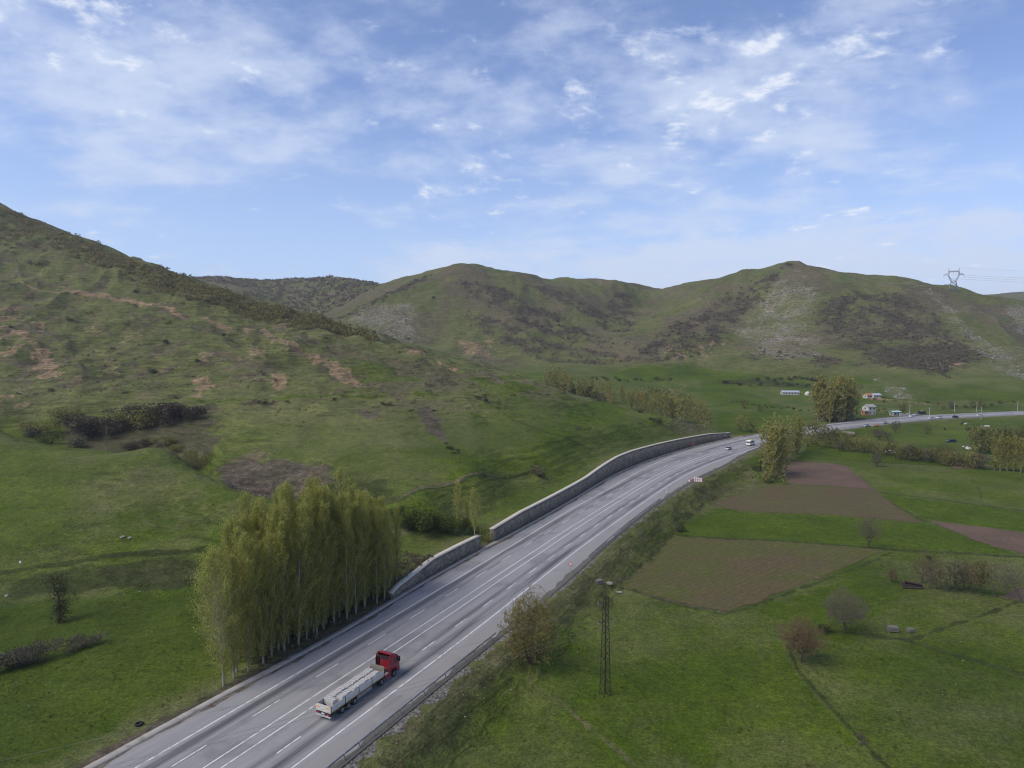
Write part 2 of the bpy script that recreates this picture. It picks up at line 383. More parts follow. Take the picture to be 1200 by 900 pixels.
# left low meadow
LAY['brush'][:] = LAY['brush']
L('lush', [(-100,720),(60,700),(240,690),(262,790),(180,830),(60,900),(-100,900)], soft=4, amt=.85)
L('lush', [(140,690),(235,690),(240,740),(170,735)], soft=3, amt=1.)
L('lush', [(60,800),(150,800),(140,860),(40,850)], soft=4, wob=5, amt=1.)
L('dark', [(190,745),(262,760),(258,790),(200,790)], soft=2, amt=.45, break_=.1)
L('soil', [(110,664),(232,655),(234,690),(150,688),(115,680)], soft=1.5, wob=1.5, amt=.75, break_=.0)
L('dark', [(0,676),(120,660),(232,650),(232,690),(120,690),(20,702)], soft=1.5, amt=.6, break_=-.2, bwl=9)
stroke('dark', [(0,672),(42,664),(120,653),(180,648),(240,643)], .9, .4, .3, amt=1.)  # this and the next dark stroke paint in the shading of the terrace step
stroke('dark', [(20,700),(53,691.5),(96,687),(120,688),(225,686)], .5, .5, .3, amt=.8)
# upper meadow, drier towards the gully
L('dry', [(60,560),(200,545),(330,595),(240,638),(70,610)], soft=8, wob=6, amt=.42)
L('soil', [(150,578),(220,575),(240,600),(170,605)], soft=2, wob=4, amt=.5, break_=.15)
L('soil', [(88,590),(118,585),(125,622),(95,618)], soft=2, wob=3, amt=.5, break_=.1)
L('lush', [(-50,515),(60,530),(110,560),(100,640),(-50,670)], soft=8, wob=6, amt=.7)
# the eroded earth bank across the gully
L('soil', [(252,550),(290,540),(350,540),(388,545),(390,580),(330,588),(290,578),(262,566)], soft=2, wob=2, amt=.9)
L('brush', [(262,560),(300,555),(330,570),(320,588),(285,578)], soft=2, wob=2, amt=.85, break_=-.1)
L('dark', [(380,570),(460,560),(470,590),(400,600)], soft=3, wob=3, amt=.6, break_=-.05)
L('brush', [(70,490),(250,475),(260,520),(240,550),(200,530),(100,527),(60,515)], soft=4, wob=5, amt=.75)
# bench
L('soil', [(415,480),(445,482),(450,493),(425,490)], soft=2, wob=2, amt=.8)
L('soil', [(390,520),(450,512),(455,528),(400,532)], soft=3, wob=4, amt=.55, break_=.1)
L('dry', [(200,530),(300,525),(330,540),(260,540)], soft=3, wob=4, amt=.8)
# red and ochre scars on the hill
stroke('orange', [(0,333),(60,342),(130,350),(200,362),(245,375),(268,386)], 2.2, 1.2, 1.0, amt=1.)
stroke('orange', [(290,387),(315,393),(345,405),(372,420),(400,438),(418,450)], 3.2, 1.5, 2.6, 9, amt=1., break_=-.65)
L('orange', [(380,425),(405,430),(422,448),(405,454),(388,440)], soft=1.5, wob=2, amt=1)
L('orange', [(318,437),(333,438),(336,453),(322,460)], soft=1, wob=2, amt=.95)
L('orange', [(288,408),(310,410),(308,420),(290,420)], soft=1.5, wob=3, amt=.5, break_=-.1)
L('orange', [(232,413),(250,412),(245,424),(235,424)], soft=1, wob=2, amt=.45)
L('orange', [(225,445),(245,440),(250,452),(230,470)], soft=1, wob=3, amt=.6, break_=-.1)
L('orange', [(-30,350),(30,358),(60,378),(50,396),(0,400),(-30,400)], soft=3, wob=6, amt=.7, break_=.1)
L('orange', [(-30,392),(25,395),(38,412),(10,420),(-30,415)], soft=2, wob=4, amt=.8, break_=.05)
L('orange', [(35,400),(55,410),(72,440),(50,445)], soft=2, wob=4, amt=.8, break_=-.1)
L('orange', [(-30,455),(30,458),(42,476),(0,480),(-30,480)], soft=2, wob=3, amt=.7, break_=.05)
L('orange', [(90,380),(120,372),(130,392),(100,395)], soft=3, wob=4, amt=.35, break_=0)
L('orange', [(140,390),(170,385),(165,400),(140,402)], soft=2, wob=4, amt=.35, break_=0)
L('orange', [(115,415),(135,420),(140,440),(125,440)], soft=2, wob=3, amt=.35, break_=0)
L('soil', [(487,477),(505,475),(520,500),(528,518),(515,515),(495,495)], soft=1.2, wob=2, amt=.95, break_=-.3)
L('orange', [(475,408),(500,413),(498,418),(478,414)], soft=1.5, wob=2, amt=.7)
L('orange', [(510,420),(535,432),(530,437),(512,428)], soft=1.5, wob=2, amt=.6)
L('soil', [(550,540),(600,545),(605,565),(560,562)], soft=3, wob=4, amt=.5, break_=.1)
L('soil', [(795,490),(822,497),(838,507),(800,512),(785,503)], soft=2, wob=3, amt=.65, break_=-.2)
L('soil', [(440,612),(470,615),(475,625),(450,630)], soft=1.5, wob=2, amt=.7, break_=-.1)
# bright patches on the hill spur
L('lush', [(655,482),(735,478),(735,500),(660,505)], soft=4, wob=3, amt=1.)
L('lush', [(560,430),(640,455),(700,472),(780,490),(790,505),(700,540),(600,560),(560,500)], soft=10, wob=8, amt=.6)
L('lush', [(730,495),(765,505),(755,520),(700,520),(700,508)], soft=4, wob=3, amt=.8)
L('lush', [(570,435),(640,460),(660,470),(600,465),(540,440)], soft=5, wob=4, amt=.75)
L('lush', [(540,480),(620,500),(680,520),(650,540),(560,520)], soft=8, wob=5, amt=.6)
L('lush', [(420,418),(480,430),(520,450),(440,460),(400,450)], soft=8, wob=6, amt=.55)
L('lush', [(560,600),(700,545),(690,565),(620,600),(570,620)], soft=2, wob=2, amt=.7)
L('dry', [(380,395),(420,410),(560,450),(520,460),(440,425),(380,410)], soft=6, wob=5, amt=.7)
stroke('dark', [(600,492),(640,507),(665,515),(690,525)], .8, .8, .6, amt=.8)
stroke('dark', [(620,462),(660,462),(672,460)], .7, .6, .4, amt=.7)
stroke('dark', [(650,483),(690,473),(705,470)], .7, .6, .4, amt=.6)
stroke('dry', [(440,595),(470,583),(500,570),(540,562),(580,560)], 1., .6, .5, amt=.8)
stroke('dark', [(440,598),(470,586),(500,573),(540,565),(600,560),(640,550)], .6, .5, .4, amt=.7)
stroke('lush', [(200,470),(300,467),(400,463),(470,462),(560,465)], 2., 1., 1., amt=.8)
L('soil', [(-30,345),(60,352),(120,372),(170,400),(150,430),(80,470),(-30,480)], soft=10, wob=8, amt=.55, break_=.02, bwl=9)
L('brush', [(0,395),(90,400),(220,420),(260,450),(150,470),(40,465)], soft=12, wob=8, amt=.6, break_=.05, bwl=9)
# far hills
L('rock', [(405,377),(430,355),(488,356),(486,400),(452,405),(425,388)], soft=8, wob=8, amt=.9)
L('brush', [(395,372),(440,350),(505,322),(500,335),(455,350),(420,372)], soft=8, wob=10, amt=.9)
L('brush', [(528,330),(580,335),(640,362),(700,392),(740,402),(690,405),(610,378),(545,347)], soft=8, wob=14, amt=.9, bwl=30, break_=-.25)
L('brush', [(530,362),(600,378),(660,402),(740,412),(720,420),(620,415),(560,388)], soft=8, wob=14, amt=.85, bwl=30, break_=-.2)
L('brush', [(618,335),(665,340),(725,372),(738,392),(690,372)], soft=8, wob=12, amt=.85, bwl=30, break_=-.25)
L('brush', [(708,345),(745,343),(748,380),(738,400),(712,372)], soft=8, wob=12, amt=.9, bwl=30, break_=-.25)
L('brush', [(740,412),(790,378),(850,347),(925,309),(905,340),(870,372),(845,402),(800,422),(760,422)], soft=10, wob=14, amt=.95, bwl=30, break_=-.3)
L('brush', [(945,362),(1005,342),(1065,345),(1108,378),(1150,418),(1105,440),(1035,430),(980,402)], soft=10, wob=16, amt=.95, bwl=30, break_=-.22)
L('brush', [(860,410),(950,412),(1010,425),(980,432),(880,425)], soft=6, wob=12, amt=.7, bwl=30, break_=.05)
L('brush', [(620,415),(740,418),(760,424),(700,428),(640,424)], soft=6, wob=8, amt=.9)
L('rock', [(855,385),(900,335),(935,315),(960,340),(950,380),(975,415),(930,425),(880,415)], soft=14, wob=18, amt=.75, bwl=30, break_=-.1)
L('rock', [(1060,330),(1100,360),(1130,400),(1165,440),(1215,450),(1190,415),(1140,385),(1105,345)], soft=8, wob=14, amt=.7, bwl=30, break_=-.1)
L('rock', [(1175,355),(1220,365),(1220,400),(1190,390)], soft=6, wob=8, amt=.8, bwl=30, break_=-.2)
L('rock', [(1020,440),(1060,448),(1080,470),(1045,468)], soft=6, wob=8, amt=.6)
L('orange', [(565,392),(590,398),(585,420),(550,418),(530,405)], soft=5, wob=12, amt=.55, bwl=9, break_=.05)
L('orange', [(530,395),(565,405),(580,420),(540,415)], soft=5, wob=8, amt=.5, bwl=30, break_=-.05)
L('orange', [(770,410),(840,395),(870,400),(830,425),(780,425)], soft=5, wob=10, amt=.6, bwl=9, break_=.1)
L('orange', [(1080,420),(1140,425),(1140,435),(1090,432)], soft=5, wob=8, amt=.6, bwl=9, break_=.1)
stroke('orange', [(950,462),(1000,462),(1030,468),(1060,470),(1085,474)], 5, 3, 4, 9, amt=.8, break_=-.3)
stroke('orange', [(1100,475),(1160,474),(1200,472)], 2, 2, 2, 9, amt=.5, break_=-.1)
_bk = .42+.58*sstep(-.35,.3,nz(30)+.6*nz(9)); LAY['brush'][:] *= np.where(far > .5, _bk, 1)
_rk = .55+.45*sstep(-.3,.35,nz(30)+.6*nz(9)); LAY['rock'][:] *= _rk
# valley fields beyond the spur
L('lush', [(715,438),(745,428),(810,427),(905,441),(880,446),(800,444),(720,446)], soft=6, wob=5, amt=1.)
L('lush', [(820,448),(860,446),(905,470),(925,480),(850,480),(820,465)], soft=6, wob=5, amt=1.)
L('lush', [(835,485),(930,482),(940,492),(890,508),(845,505)], soft=4, wob=3, amt=1.)
L('lush', [(1075,452),(1110,470),(1250,475),(1250,462),(1120,458)], soft=6, wob=5, amt=.85)
L('dark', [(840,445),(930,448),(1010,450),(1010,456),(930,455),(850,451)], soft=4, wob=5, amt=.7)
# roadside strip on the right: rough bank
L('dry', [(400,900),(520,800),(600,735),(680,670),(790,590),(880,545),(905,575),(800,612),(730,680),(640,760),(560,830),(500,900)], soft=2, wob=2, wl=3, amt=.5, break_=0., bwl=3)
L('dark', [(430,900),(560,800),(640,740),(690,690),(690,700),(640,770),(520,880)], soft=2, wob=2, wl=3, amt=.5, break_=-.05, bwl=3)
L('dark', [(735,665),(790,605),(840,580),(800,620),(745,680)], soft=2, wob=2, wl=3, amt=.5, break_=-.1, bwl=3)
L('soil', [(815,570),(870,556),(900,565),(860,580),(820,590)], soft=1.5, wob=2, wl=3, amt=.7, break_=.1, bwl=9)
# farmland
F1 = [(728,685),(791,628),(898,634),(1042,645),(880,709),(849,717),(789,705)]
F2 = [(833,592),(870,578),(905,568),(1025,574),(1045,590),(1080,613),(1000,606),(880,600)]
F3 = [(915,546),(927,540),(990,545),(1026,574),(922,567)]
F4 = [(1088,610),(1200,624),(1275,634),(1275,668),(1200,650),(1144,634)]
F5 = [(1111,541.5),(1168,546.5),(1120,550)]
F6 = [(1172,700),(1200,688),(1260,690),(1260,720),(1200,706)]
L('lush', [(791,626),(833,593),(880,601),(1000,607),(1085,613),(1195,650),(1042,643)], soft=1.5, wob=.8, amt=.95)
L('lush', [(990,546),(1150,553),(1260,560),(1260,604),(1140,589),(1028,575)], soft=1.5, wob=1, amt=.45)
L('lush', [(1030,579),(1140,592),(1260,608),(1260,632),(1088,609)], soft=1., wob=.6, amt=1.)
L('dark', [(-100,715),(60,697),(235,692),(262,790),(180,850),(60,905),(-100,905)], soft=6, wob=6, amt=.33)
L('lush', [(945,520),(1110,535),(1110,545),(930,538)], soft=2, wob=1, amt=.85)
L('lush', [(870,715),(1000,680),(1060,690),(1000,760),(930,740)], soft=3, wob=3, amt=.95)
L('lush', [(740,770),(860,760),(900,830),(860,900),(760,880)], soft=7, wob=7, amt=.9)
L('lush', [(640,840),(700,800),(760,830),(700,880)], soft=5, wob=6, amt=.8)
L('lush', [(960,500),(1200,490),(1260,492),(1260,530),(1120,520),(1000,515)], soft=4, wob=3, amt=.75)
L('dry', [(1050,655),(1120,660),(1110,690),(1010,672)], soft=3, wob=2, amt=.4)
stroke('dark', [(791,627),(898,633),(1042,644),(1120,648),(1200,653),(1260,660)], 1.1, .8, .6, amt=.8)
stroke('dark', [(730,688),(789,708),(849,720),(885,710),(960,682),(1010,663),(1045,648)], .4, .6, .7, amt=.75, break_=-.6)
stroke('soil', [(730,686),(760,697),(789,704),(820,711),(849,716)], 1.3, .8, .8, amt=.8)
stroke('soil', [(727,684),(760,655),(789,629)], .8, .6, .6, amt=.7)
stroke('dark', [(922,755),(935,785),(970,825),(1005,862),(1045,905)], .35, .5, .5, amt=.8, break_=-.7)
stroke('lush', [(910,755),(925,790),(960,830),(995,870)], 1.2, 1., .5, amt=1.)
stroke('dark', [(940,738),(1000,742),(1060,750),(1120,768),(1200,790)], .9, .7, .5, amt=.6)
stroke('dark', [(1062,752),(1100,738),(1150,722),(1192,706)], .45, .6, .6, amt=.8, break_=-.7)
stroke('dark', [(1015,712),(1040,706),(1070,698)], .25, .5, .4, amt=.6)
stroke('dark', [(1030,577),(1080,583),(1140,591),(1200,599),(1260,606)], .8, .5, .5, amt=.85)
stroke('dark', [(1140,562),(1148,575),(1150,585)], .3, .5, .8, amt=.6)
stroke('dark', [(945,528),(1000,540),(1110,546),(1170,551),(1260,556)], .7, .7, .6, amt=.8)
stroke('dark', [(1022,575),(1045,590),(1085,612)], .6, .5, .4, amt=.7)
stroke('dry', [(618,795),(660,825),(700,860),(745,898)], .6, .5, .3, amt=.55)
stroke('dry', [(930,742),(950,775),(1000,842)], .5, .5, .3, amt=.3)
stroke('soil', [(690,683),(720,690),(745,697)], .5, .5, .4, amt=.6)
stroke('soil', [(720,682),(745,660),(775,635)], .5, .4, .3, amt=.6)
stroke('dry', [(860,515),(880,512),(905,512)], 3, 2, 1, amt=.7)
# gravel and dirt along the road
LAY['gravel'][:] = np.maximum(LAY['gravel'], sstep(2.2, .3, DR+1.1*nz(3)+.6*nz(9))*(DR > -2)*sstep(-2,0,DR))
LAY['soil'][:] = np.maximum(LAY['soil'], (wh < .05)*sstep(3.2, .8, DL+.9*nz(3))*(DL > -1.5)*.9)
LAY['gravel'][:] = np.maximum(LAY['gravel'], (wh < .05)*sstep(1.0, .1, DL+.5*nz(3))*(DL > -1.5)*.6)
# stubble of the fields is kept off the road itself
# ------------------------------------------------------------------ terrain material
def terrain_material():
    m, t = mat('hill_and_meadow_ground'); P = t.pos()
    a1 = t.n('ShaderNodeAttribute'); a1.attribute_name = 'cover_one'; s1 = t.n('ShaderNodeSeparateColor'); t.l(a1.outputs['Color'], s1.inputs[0])
    a2 = t.n('ShaderNodeAttribute'); a2.attribute_name = 'cover_two'; s2 = t.n('ShaderNodeSeparateColor'); t.l(a2.outputs['Color'], s2.inputs[0])
    lush, dry, soil, rock = s1.outputs[0], s1.outputs[1], s1.outputs[2], a1.outputs['Alpha']
    brush, orange, dark, gravel = s2.outputs[0], s2.outputs[1], s2.outputs[2], a2.outputs['Alpha']
    nf = t.noise(P, 2.6, 6, .72); nm = t.noise(P, .33, 5, .65); nl = t.noise(P, .035, 4, .6)
    nfr = t.remap(nf, .32, .68); nmr = t.remap(nm, .3, .7); nlr = t.remap(nl, .3, .7)
    grass = t.mix(nlr, (.092,.106,.036), (.128,.134,.051))
    grass = t.mix(nmr, t.mix(.5, grass, (.050,.060,.022)), grass)
    lushc = t.mix(nlr, (.044,.074,.006), (.076,.110,.010))
    lushc = t.mix(nmr, t.mix(.4, lushc, (.024,.042,.006)), lushc)
    dryc = t.mix(nmr, (.075,.068,.038), (.125,.110,.064))
    soilc = t.mix(nmr, (.036,.030,.026), (.110,.088,.072))
    voro = t.n('ShaderNodeTexVoronoi'); t.l(P, voro.inputs['Vector']); voro.inputs['Scale'].default_value = .28
    vr = t.remap(voro.outputs['Distance'], .15, .6)
    rockc = t.mix(vr, (.245,.222,.18), (.128,.124,.085))
    brushc = t.mix(nmr, (.034,.030,.021), (.078,.066,.047))
    orac = t.mix(nmr, (.12,.090,.056), (.27,.190,.118))
    darkc = t.mix(nmr, (.026,.036,.010), (.046,.058,.018))
    grav = t.mix(nfr, (.07,.068,.06), (.19,.18,.165))
    def w(mask, lo, hi, amt=.55):      # break mask edges with fine noise
        return t.remap(t.math('ADD', mask, t.math('MULTIPLY', t.math('SUBTRACT', nm, .5), amt)), lo, hi)
    c = t.mix(w(lush,.15,.95,.4), grass, lushc)
    c = t.mix(w(dry,.25,.85,.7), c, dryc)
    c = t.mix(t.math('MULTIPLY', w(brush,.3,.85,1.2), .85), c, brushc)
    c = t.mix(t.math('MULTIPLY', w(rock,.28,.85,1.1), .9), c, rockc)
    c = t.mix(t.math('MULTIPLY', w(soil,.35,.95,1.3), .9), c, soilc)
    c = t.mix(t.math('MULTIPLY', w(orange,.25,.65,1.3), .95), c, orac)
    c = t.mix(t.math('MULTIPLY', w(dark,.2,.65,.6), .88), c, darkc)
    c = t.mix(w(gravel,.3,.7,.7), c, grav)
    # cattle terraces and runnels that follow the contours
    tc = t.noise(t.scaled(P, (.10,.10,1.1)), 1., 5, .65, .6); slope = t.n('ShaderNodeSeparateXYZ'); t.l(t.n('ShaderNodeNewGeometry').outputs['Normal'], slope.inputs[0])
    stp = t.remap(slope.outputs[2], .992, .95)
    c = t.mix(stp, c, t.mix(1., c, t.mix(t.remap(tc,.34,.66), (.66,.66,.68), (1.24,1.22,1.18)), 'MULTIPLY'))
    sp = t.noise(t.scaled(P, (.5,.5,1.6)), 1., 3, .6, 1.); spk = t.math('MULTIPLY', t.remap(sp,.62,.70), stp)
    c = t.mix(t.math('MULTIPLY', spk, .75), c, (.034,.036,.018))
    # fine grain of the sward
    c = t.mix(1., c, t.mix(nfr, (.62,.64,.60), (1.38,1.36,1.4)), 'MULTIPLY')
    mid = t.noise(P, .95, 4, .7); c = t.mix(1., c, t.mix(t.remap(mid,.3,.7), (.80,.81,.80), (1.2,1.19,1.2)), 'MULTIPLY')
    big = t.noise(P, .012, 4, .6, .4)
    c = t.mix(1., c, t.mix(t.remap(big,.3,.7), (.86,.88,.84), (1.14,1.12,1.14)), 'MULTIPLY')
    h = t.math('ADD', t.math('ADD', t.math('MULTIPLY', nf, .35), nm), t.math('MULTIPLY', t.math('MULTIPLY', tc, stp), 2.2))
    t.out(t.bsdf(c, .95, 0, .08, t.bump(h, .8, .45))); return m
M_GROUND = terrain_material()
iu = np.arange(NU*NV).reshape(NV, NU)
Fq = np.stack([iu[:-1,:-1], iu[:-1,1:], iu[1:,1:], iu[1:,:-1]], -1).reshape(-1,4)
V = np.stack([GX, GY, GZ], -1).reshape(-1,3)
me = np_mesh('terrain', V, Fq, M_GROUND, smooth=True)
for nm_, ks in (('cover_one',('lush','dry','soil','rock')),('cover_two',('brush','orange','dark','gravel'))):
    at = me.attributes.new(nm_, 'FLOAT_COLOR', 'POINT')
    at.data.foreach_set('color', np.stack([LAY[k] for k in ks], -1).astype(np.float32).ravel())
terrain = tag(link('terrain', me), kind='structure')
# ------------------------------------------------------------------ road
def road_strip(name, sa, sb, lo, hi, nx, z, m, step=2., kind='structure', hump=0.):
    ss = np.arange(sa, sb+step*.5, step); k = len(ss)
    lo_ = lo(ss) if callable(lo) else np.full(k, lo); hi_ = hi(ss) if callable(hi) else np.full(k, hi)
    f = np.linspace(0, 1, nx); D = lo_[:,None]+(hi_-lo_)[:,None]*f
    P = road_pt(np.repeat(ss[:,None], nx, 1), D, z); i = np.arange(k*nx).reshape(k, nx)
    me = np_mesh(name, P.reshape(-1,3), np.stack([i[:-1,:-1], i[:-1,1:], i[1:,1:], i[1:,:-1]], -1).reshape(-1,4), m)
    uv = me.attributes.new('along_across', 'FLOAT2', 'POINT')
    uv.data.foreach_set('vector', np.stack([D, np.repeat(ss[:,None], nx, 1)], -1).astype(np.float32).ravel())
    o = link(name, me)
    if kind: o['kind'] = kind
    return o
def asphalt():
    m, t = mat('weathered_asphalt')
    a = t.n('ShaderNodeAttribute'); a.attribute_name = 'along_across'; sp = t.n('ShaderNodeSeparateXYZ'); t.l(a.outputs['Vector'], sp.inputs[0])
    d, s = sp.outputs[0], sp.outputs[1]
    cmb = t.n('ShaderNodeCombineXYZ'); t.l(d, cmb.inputs[0]); t.l(t.math('MULTIPLY', s, .045), cmb.inputs[1])
    streak = t.noise(cmb.outputs[0], 1.1, 5, .6); patch = t.noise(t.pos(), .09, 4, .6); fine = t.noise(t.pos(), 6, 4, .7)
    base = t.mix(t.remap(streak,.15,.85), (.195,.194,.200), (.285,.282,.286))
    # darker worn wheel tracks of the outer lanes
    def band(c, w): return t.remap(t.math('ABSOLUTE', t.math('SUBTRACT', d, c)), w*1.3, w*.2)
    tr = t.math('MAXIMUM', t.math('MAXIMUM', band(-6.6,1.0), t.math('MULTIPLY', band(-4.6,.6), .5)), t.math('MAXIMUM', band(6.6,1.0), t.math('MULTIPLY', band(4.0,.7), .75)))
    br = t.remap(t.noise(cmb.outputs[0], .7, 4, .6), .32, .6)
    base = t.mix(t.math('MULTIPLY', t.math('MULTIPLY', tr, br), .95), base, (.074,.075,.083))
    # patched seams and shoulders
    base = t.mix(t.math('MULTIPLY', t.remap(patch,.52,.66), .4), base, (.10,.10,.112))
    sh = t.math('MAXIMUM', t.remap(d, 8.6, 10.5), t.remap(d, -10.5, -12.5))
    base = t.mix(t.math('MULTIPLY', sh, t.remap(streak,.25,.65)), base, (.235,.225,.215))
    base = t.mix(1., base, t.mix(t.remap(fine,.25,.75), (.86,.86,.86), (1.12,1.12,1.12)), 'MULTIPLY')
    t.out(t.bsdf(base, .8, 0, .25, t.bump(fine, .25, .02))); return m
M_ASPH = asphalt()
S0, S1 = 10., CS[-1]-2
road_strip('road', S0, S1, lambda s: offPL(s)+.25, lambda s: offPR(s)-.1, 24, 0.0, M_ASPH)
# worn white paint
def paintmat():
    m, t = mat('worn_road_paint'); f = t.noise(t.pos(), 1.2, 6, .7)
    c = t.mix(t.remap(f,.34,.52), (.27,.27,.28), (.66,.66,.66)); t.out(t.bsdf(c, .6, 0, .3)); return m
M_PAINT = paintmat()
vv, ff = [], []
def line(sa, sb, off, w, z=.008, step=3.):
    ss = np.linspace(sa, sb, max(2, int((sb-sa)/step)+1)); o = off(ss) if callable(off) else np.full(len(ss), off)
    a = road_pt(ss, o-w/2, z); b = road_pt(ss, o+w/2, z); k = len(vv)
    for p, q in zip(a, b): vv.append(p); vv.append(q)
    for i in range(len(ss)-1): ff.append((k+2*i, k+2*i+1, k+2*i+3, k+2*i+2))
sE = s_of(884,517)[0]
def fade(off, c):                          # the survey of the lines ends at the bend
    return lambda s: off(s)*(1-sstep(sE-70, sE, s))+c*sstep(sE-70, sE, s)
line(S0, S1, fade(offLE,-8.6), .19); line(S0, S1, fade(offRE,8.2), .19)
line(S0, S1, lambda s: -.93+0*s, .18); line(S0, S1, lambda s: .93+0*s, .18)
# ================================================================== plants
BARK_PALE = plain('pale_poplar_bark', (.26,.24,.185), .9, 0, .35, 3)
BARK_POPTW = plain('poplar_branches', (.19,.175,.085), .9, 0, .3, 3)
BARK_DARK = plain('dark_bark', (.065,.052,.040), .95, 0, .4, 3)
BARK_GREY = plain('grey_bare_twigs', (.105,.088,.074), .95, 0, .35, 2)
BARK_BROWN = plain('brown_bare_twigs', (.105,.075,.048), .95, 0, .35, 2)
LF_POP = leafmat('young_poplar_leaves', (.315,.325,.078), (.40,.395,.105), .6)
LF_POP2 = leafmat('far_poplar_leaves', (.30,.29,.080), (.39,.36,.115), .55)
LF_WIL = leafmat('orange_green_willow_leaves', (.20,.165,.048), (.235,.21,.062), .4)
LF_DARK = leafmat('dark_shrub_leaves', (.045,.052,.022), (.080,.085,.036), .2)
LF_OLIVE = leafmat('olive_shrub_leaves', (.155,.155,.046), (.22,.21,.07), .4)
LF_GREEN = leafmat('fresh_hedge_leaves', (.085,.115,.026), (.125,.150,.040), .3)
LF_GREY = leafmat('grey_thorn_leaves', (.095,.093,.062), (.155,.145,.105), .25)
LF_BROWN = leafmat('brown_budding_twigs', (.150,.105,.058), (.21,.155,.085), .25)
LF_PURP = leafmat('bare_brush_twigs', (.110,.090,.060), (.175,.145,.10), .3)
LF_BELT = leafmat('ridge_scrub_leaves', (.150,.138,.056), (.22,.19,.085), .4)
LF_TWIG = leafmat('bare_twig_tips', (.105,.088,.066), (.155,.130,.10), .2)
LF_TUSS = leafmat('rough_grass_tussocks', (.050,.052,.022), (.110,.105,.050), .2)
LF_TUFT = leafmat('meadow_grass_tufts', (.034,.052,.009), (.085,.105,.024), .25)
LF_GUL = leafmat('dark_gully_twigs', (.052,.043,.031), (.100,.080,.056), .2)
LF_WHITE = leafmat('pale_blossom_leaves', (.20,.21,.10), (.30,.30,.17), .3)
def leaves(P, size, rng, ratio=.6, vert=0.):
    n = len(P); nrm = rng.normal(size=(n,3)); t = rng.normal(size=(n,3)); t[:,2] += vert*np.sign(t[:,2]+1e-9)*1.5
    t /= np.linalg.norm(t,axis=1)[:,None]; b = np.cross(nrm, t); b /= np.linalg.norm(b,axis=1)[:,None]+1e-9
    sz = (size*(.6+.8*rng.random(n)))[:,None]
    V = np.stack([P+t*sz*.5, P+b*sz*.5*ratio, P-t*sz*.5, P-b*sz*.5*ratio], 1).reshape(-1,3)
    return V, np.arange(4*n).reshape(n,4), np.repeat(rng.random(n), 4)
def tubes(segs, k=3):
    A = np.array([s[0] for s in segs], float); B = np.array([s[1] for s in segs], float); ra = np.array([s[2] for s in segs])[:,None,None]; rb = np.array([s[3] for s in segs])[:,None,None]
    d = B-A; d /= np.linalg.norm(d,axis=1)[:,None]+1e-9; ref = np.where(np.abs(d[:,2:3]) > .9, [[1.,0,0]], [[0,0,1.]])
    u = np.cross(d, ref); u /= np.linalg.norm(u,axis=1)[:,None]+1e-9; w_ = np.cross(d, u)
    a = np.arange(k)*2*math.pi/k; ring = u[:,None]*np.cos(a)[None,:,None]+w_[:,None]*np.sin(a)[None,:,None]
    V = np.concatenate([A[:,None]+ring*ra, B[:,None]+ring*rb], 1).reshape(-1,3)
    o = np.arange(len(segs))[:,None,None]*2*k; i = np.arange(k); q = np.stack([i,(i+1)%k,k+(i+1)%k,k+i],-1)
    return V, (o+q[None]).reshape(-1,4)
def path(p, d, L, n, rng, wob=.15, lift=0.):
    pts = [np.array(p, float)]; d = np.array(d, float)
    for i in range(n):
        d = d+rng.normal(size=3)*wob; d[2] += lift; d /= np.linalg.norm(d); pts.append(pts[-1]+d*L/n)
    return pts
def poplar_geo(Hh, R, nb, nl, ls, rng, bare=.12, up=.62):
    tr = path((0,0,0), (0,0,1), Hh, 9, rng, .018); segs = []
    r0 = .0085*Hh
    for i in range(9): segs.append((tr[i], tr[i+1], r0*(1-i/9.5), r0*(1-(i+1)/9.5)))
    big = list(segs); tw = []; LP = []
    for j in range(nb):
        h = bare+(.96-bare)*((j+rng.random())/nb); q = h*9; i = min(8,int(q)); p = tr[i]+(tr[i+1]-tr[i])*(q-i)
        t = (h-bare)/(1-bare); prof = R*(min(1, .35+t*2.4) if t < .3 else 1-.86*((t-.3)/.7)**1.5)*(.55+.65*rng.random())
        az = j*2.4+rng.normal()*.5; out = 1-up+.15*rng.random()
        d = np.array([math.cos(az)*out, math.sin(az)*out, up+.1]); d /= np.linalg.norm(d)
        Lb = min(prof/math.hypot(d[0],d[1]), (1.06-h)*Hh*1.15+.3); pts = path(p, d, Lb, 4, rng, .10, .06)
        for a in range(4): tw.append((pts[a], pts[a+1], .004*Hh*(1-a/4.5)*(1-.5*t), .004*Hh*(1-(a+1)/4.5)*(1-.5*t)))
        m = max(3, int(nl/nb*(.5+Lb/R*.3))); u = (.18+.85*rng.random(m)**.8)*4; u = np.minimum(u, 3.999); k = u.astype(int); P = np.array(pts)
        c = P[k]+(P[k+1]-P[k])*(u-k)[:,None]+rng.normal(size=(m,3))*np.array([.2,.2,.3])*(.4+R*.22)
        LP.append(c)
    P = np.concatenate(LP); P = P[P[:,2] > .05*Hh]
    return tubes(big, 6), tubes(tw), leaves(P, ls, rng, .6, .7)
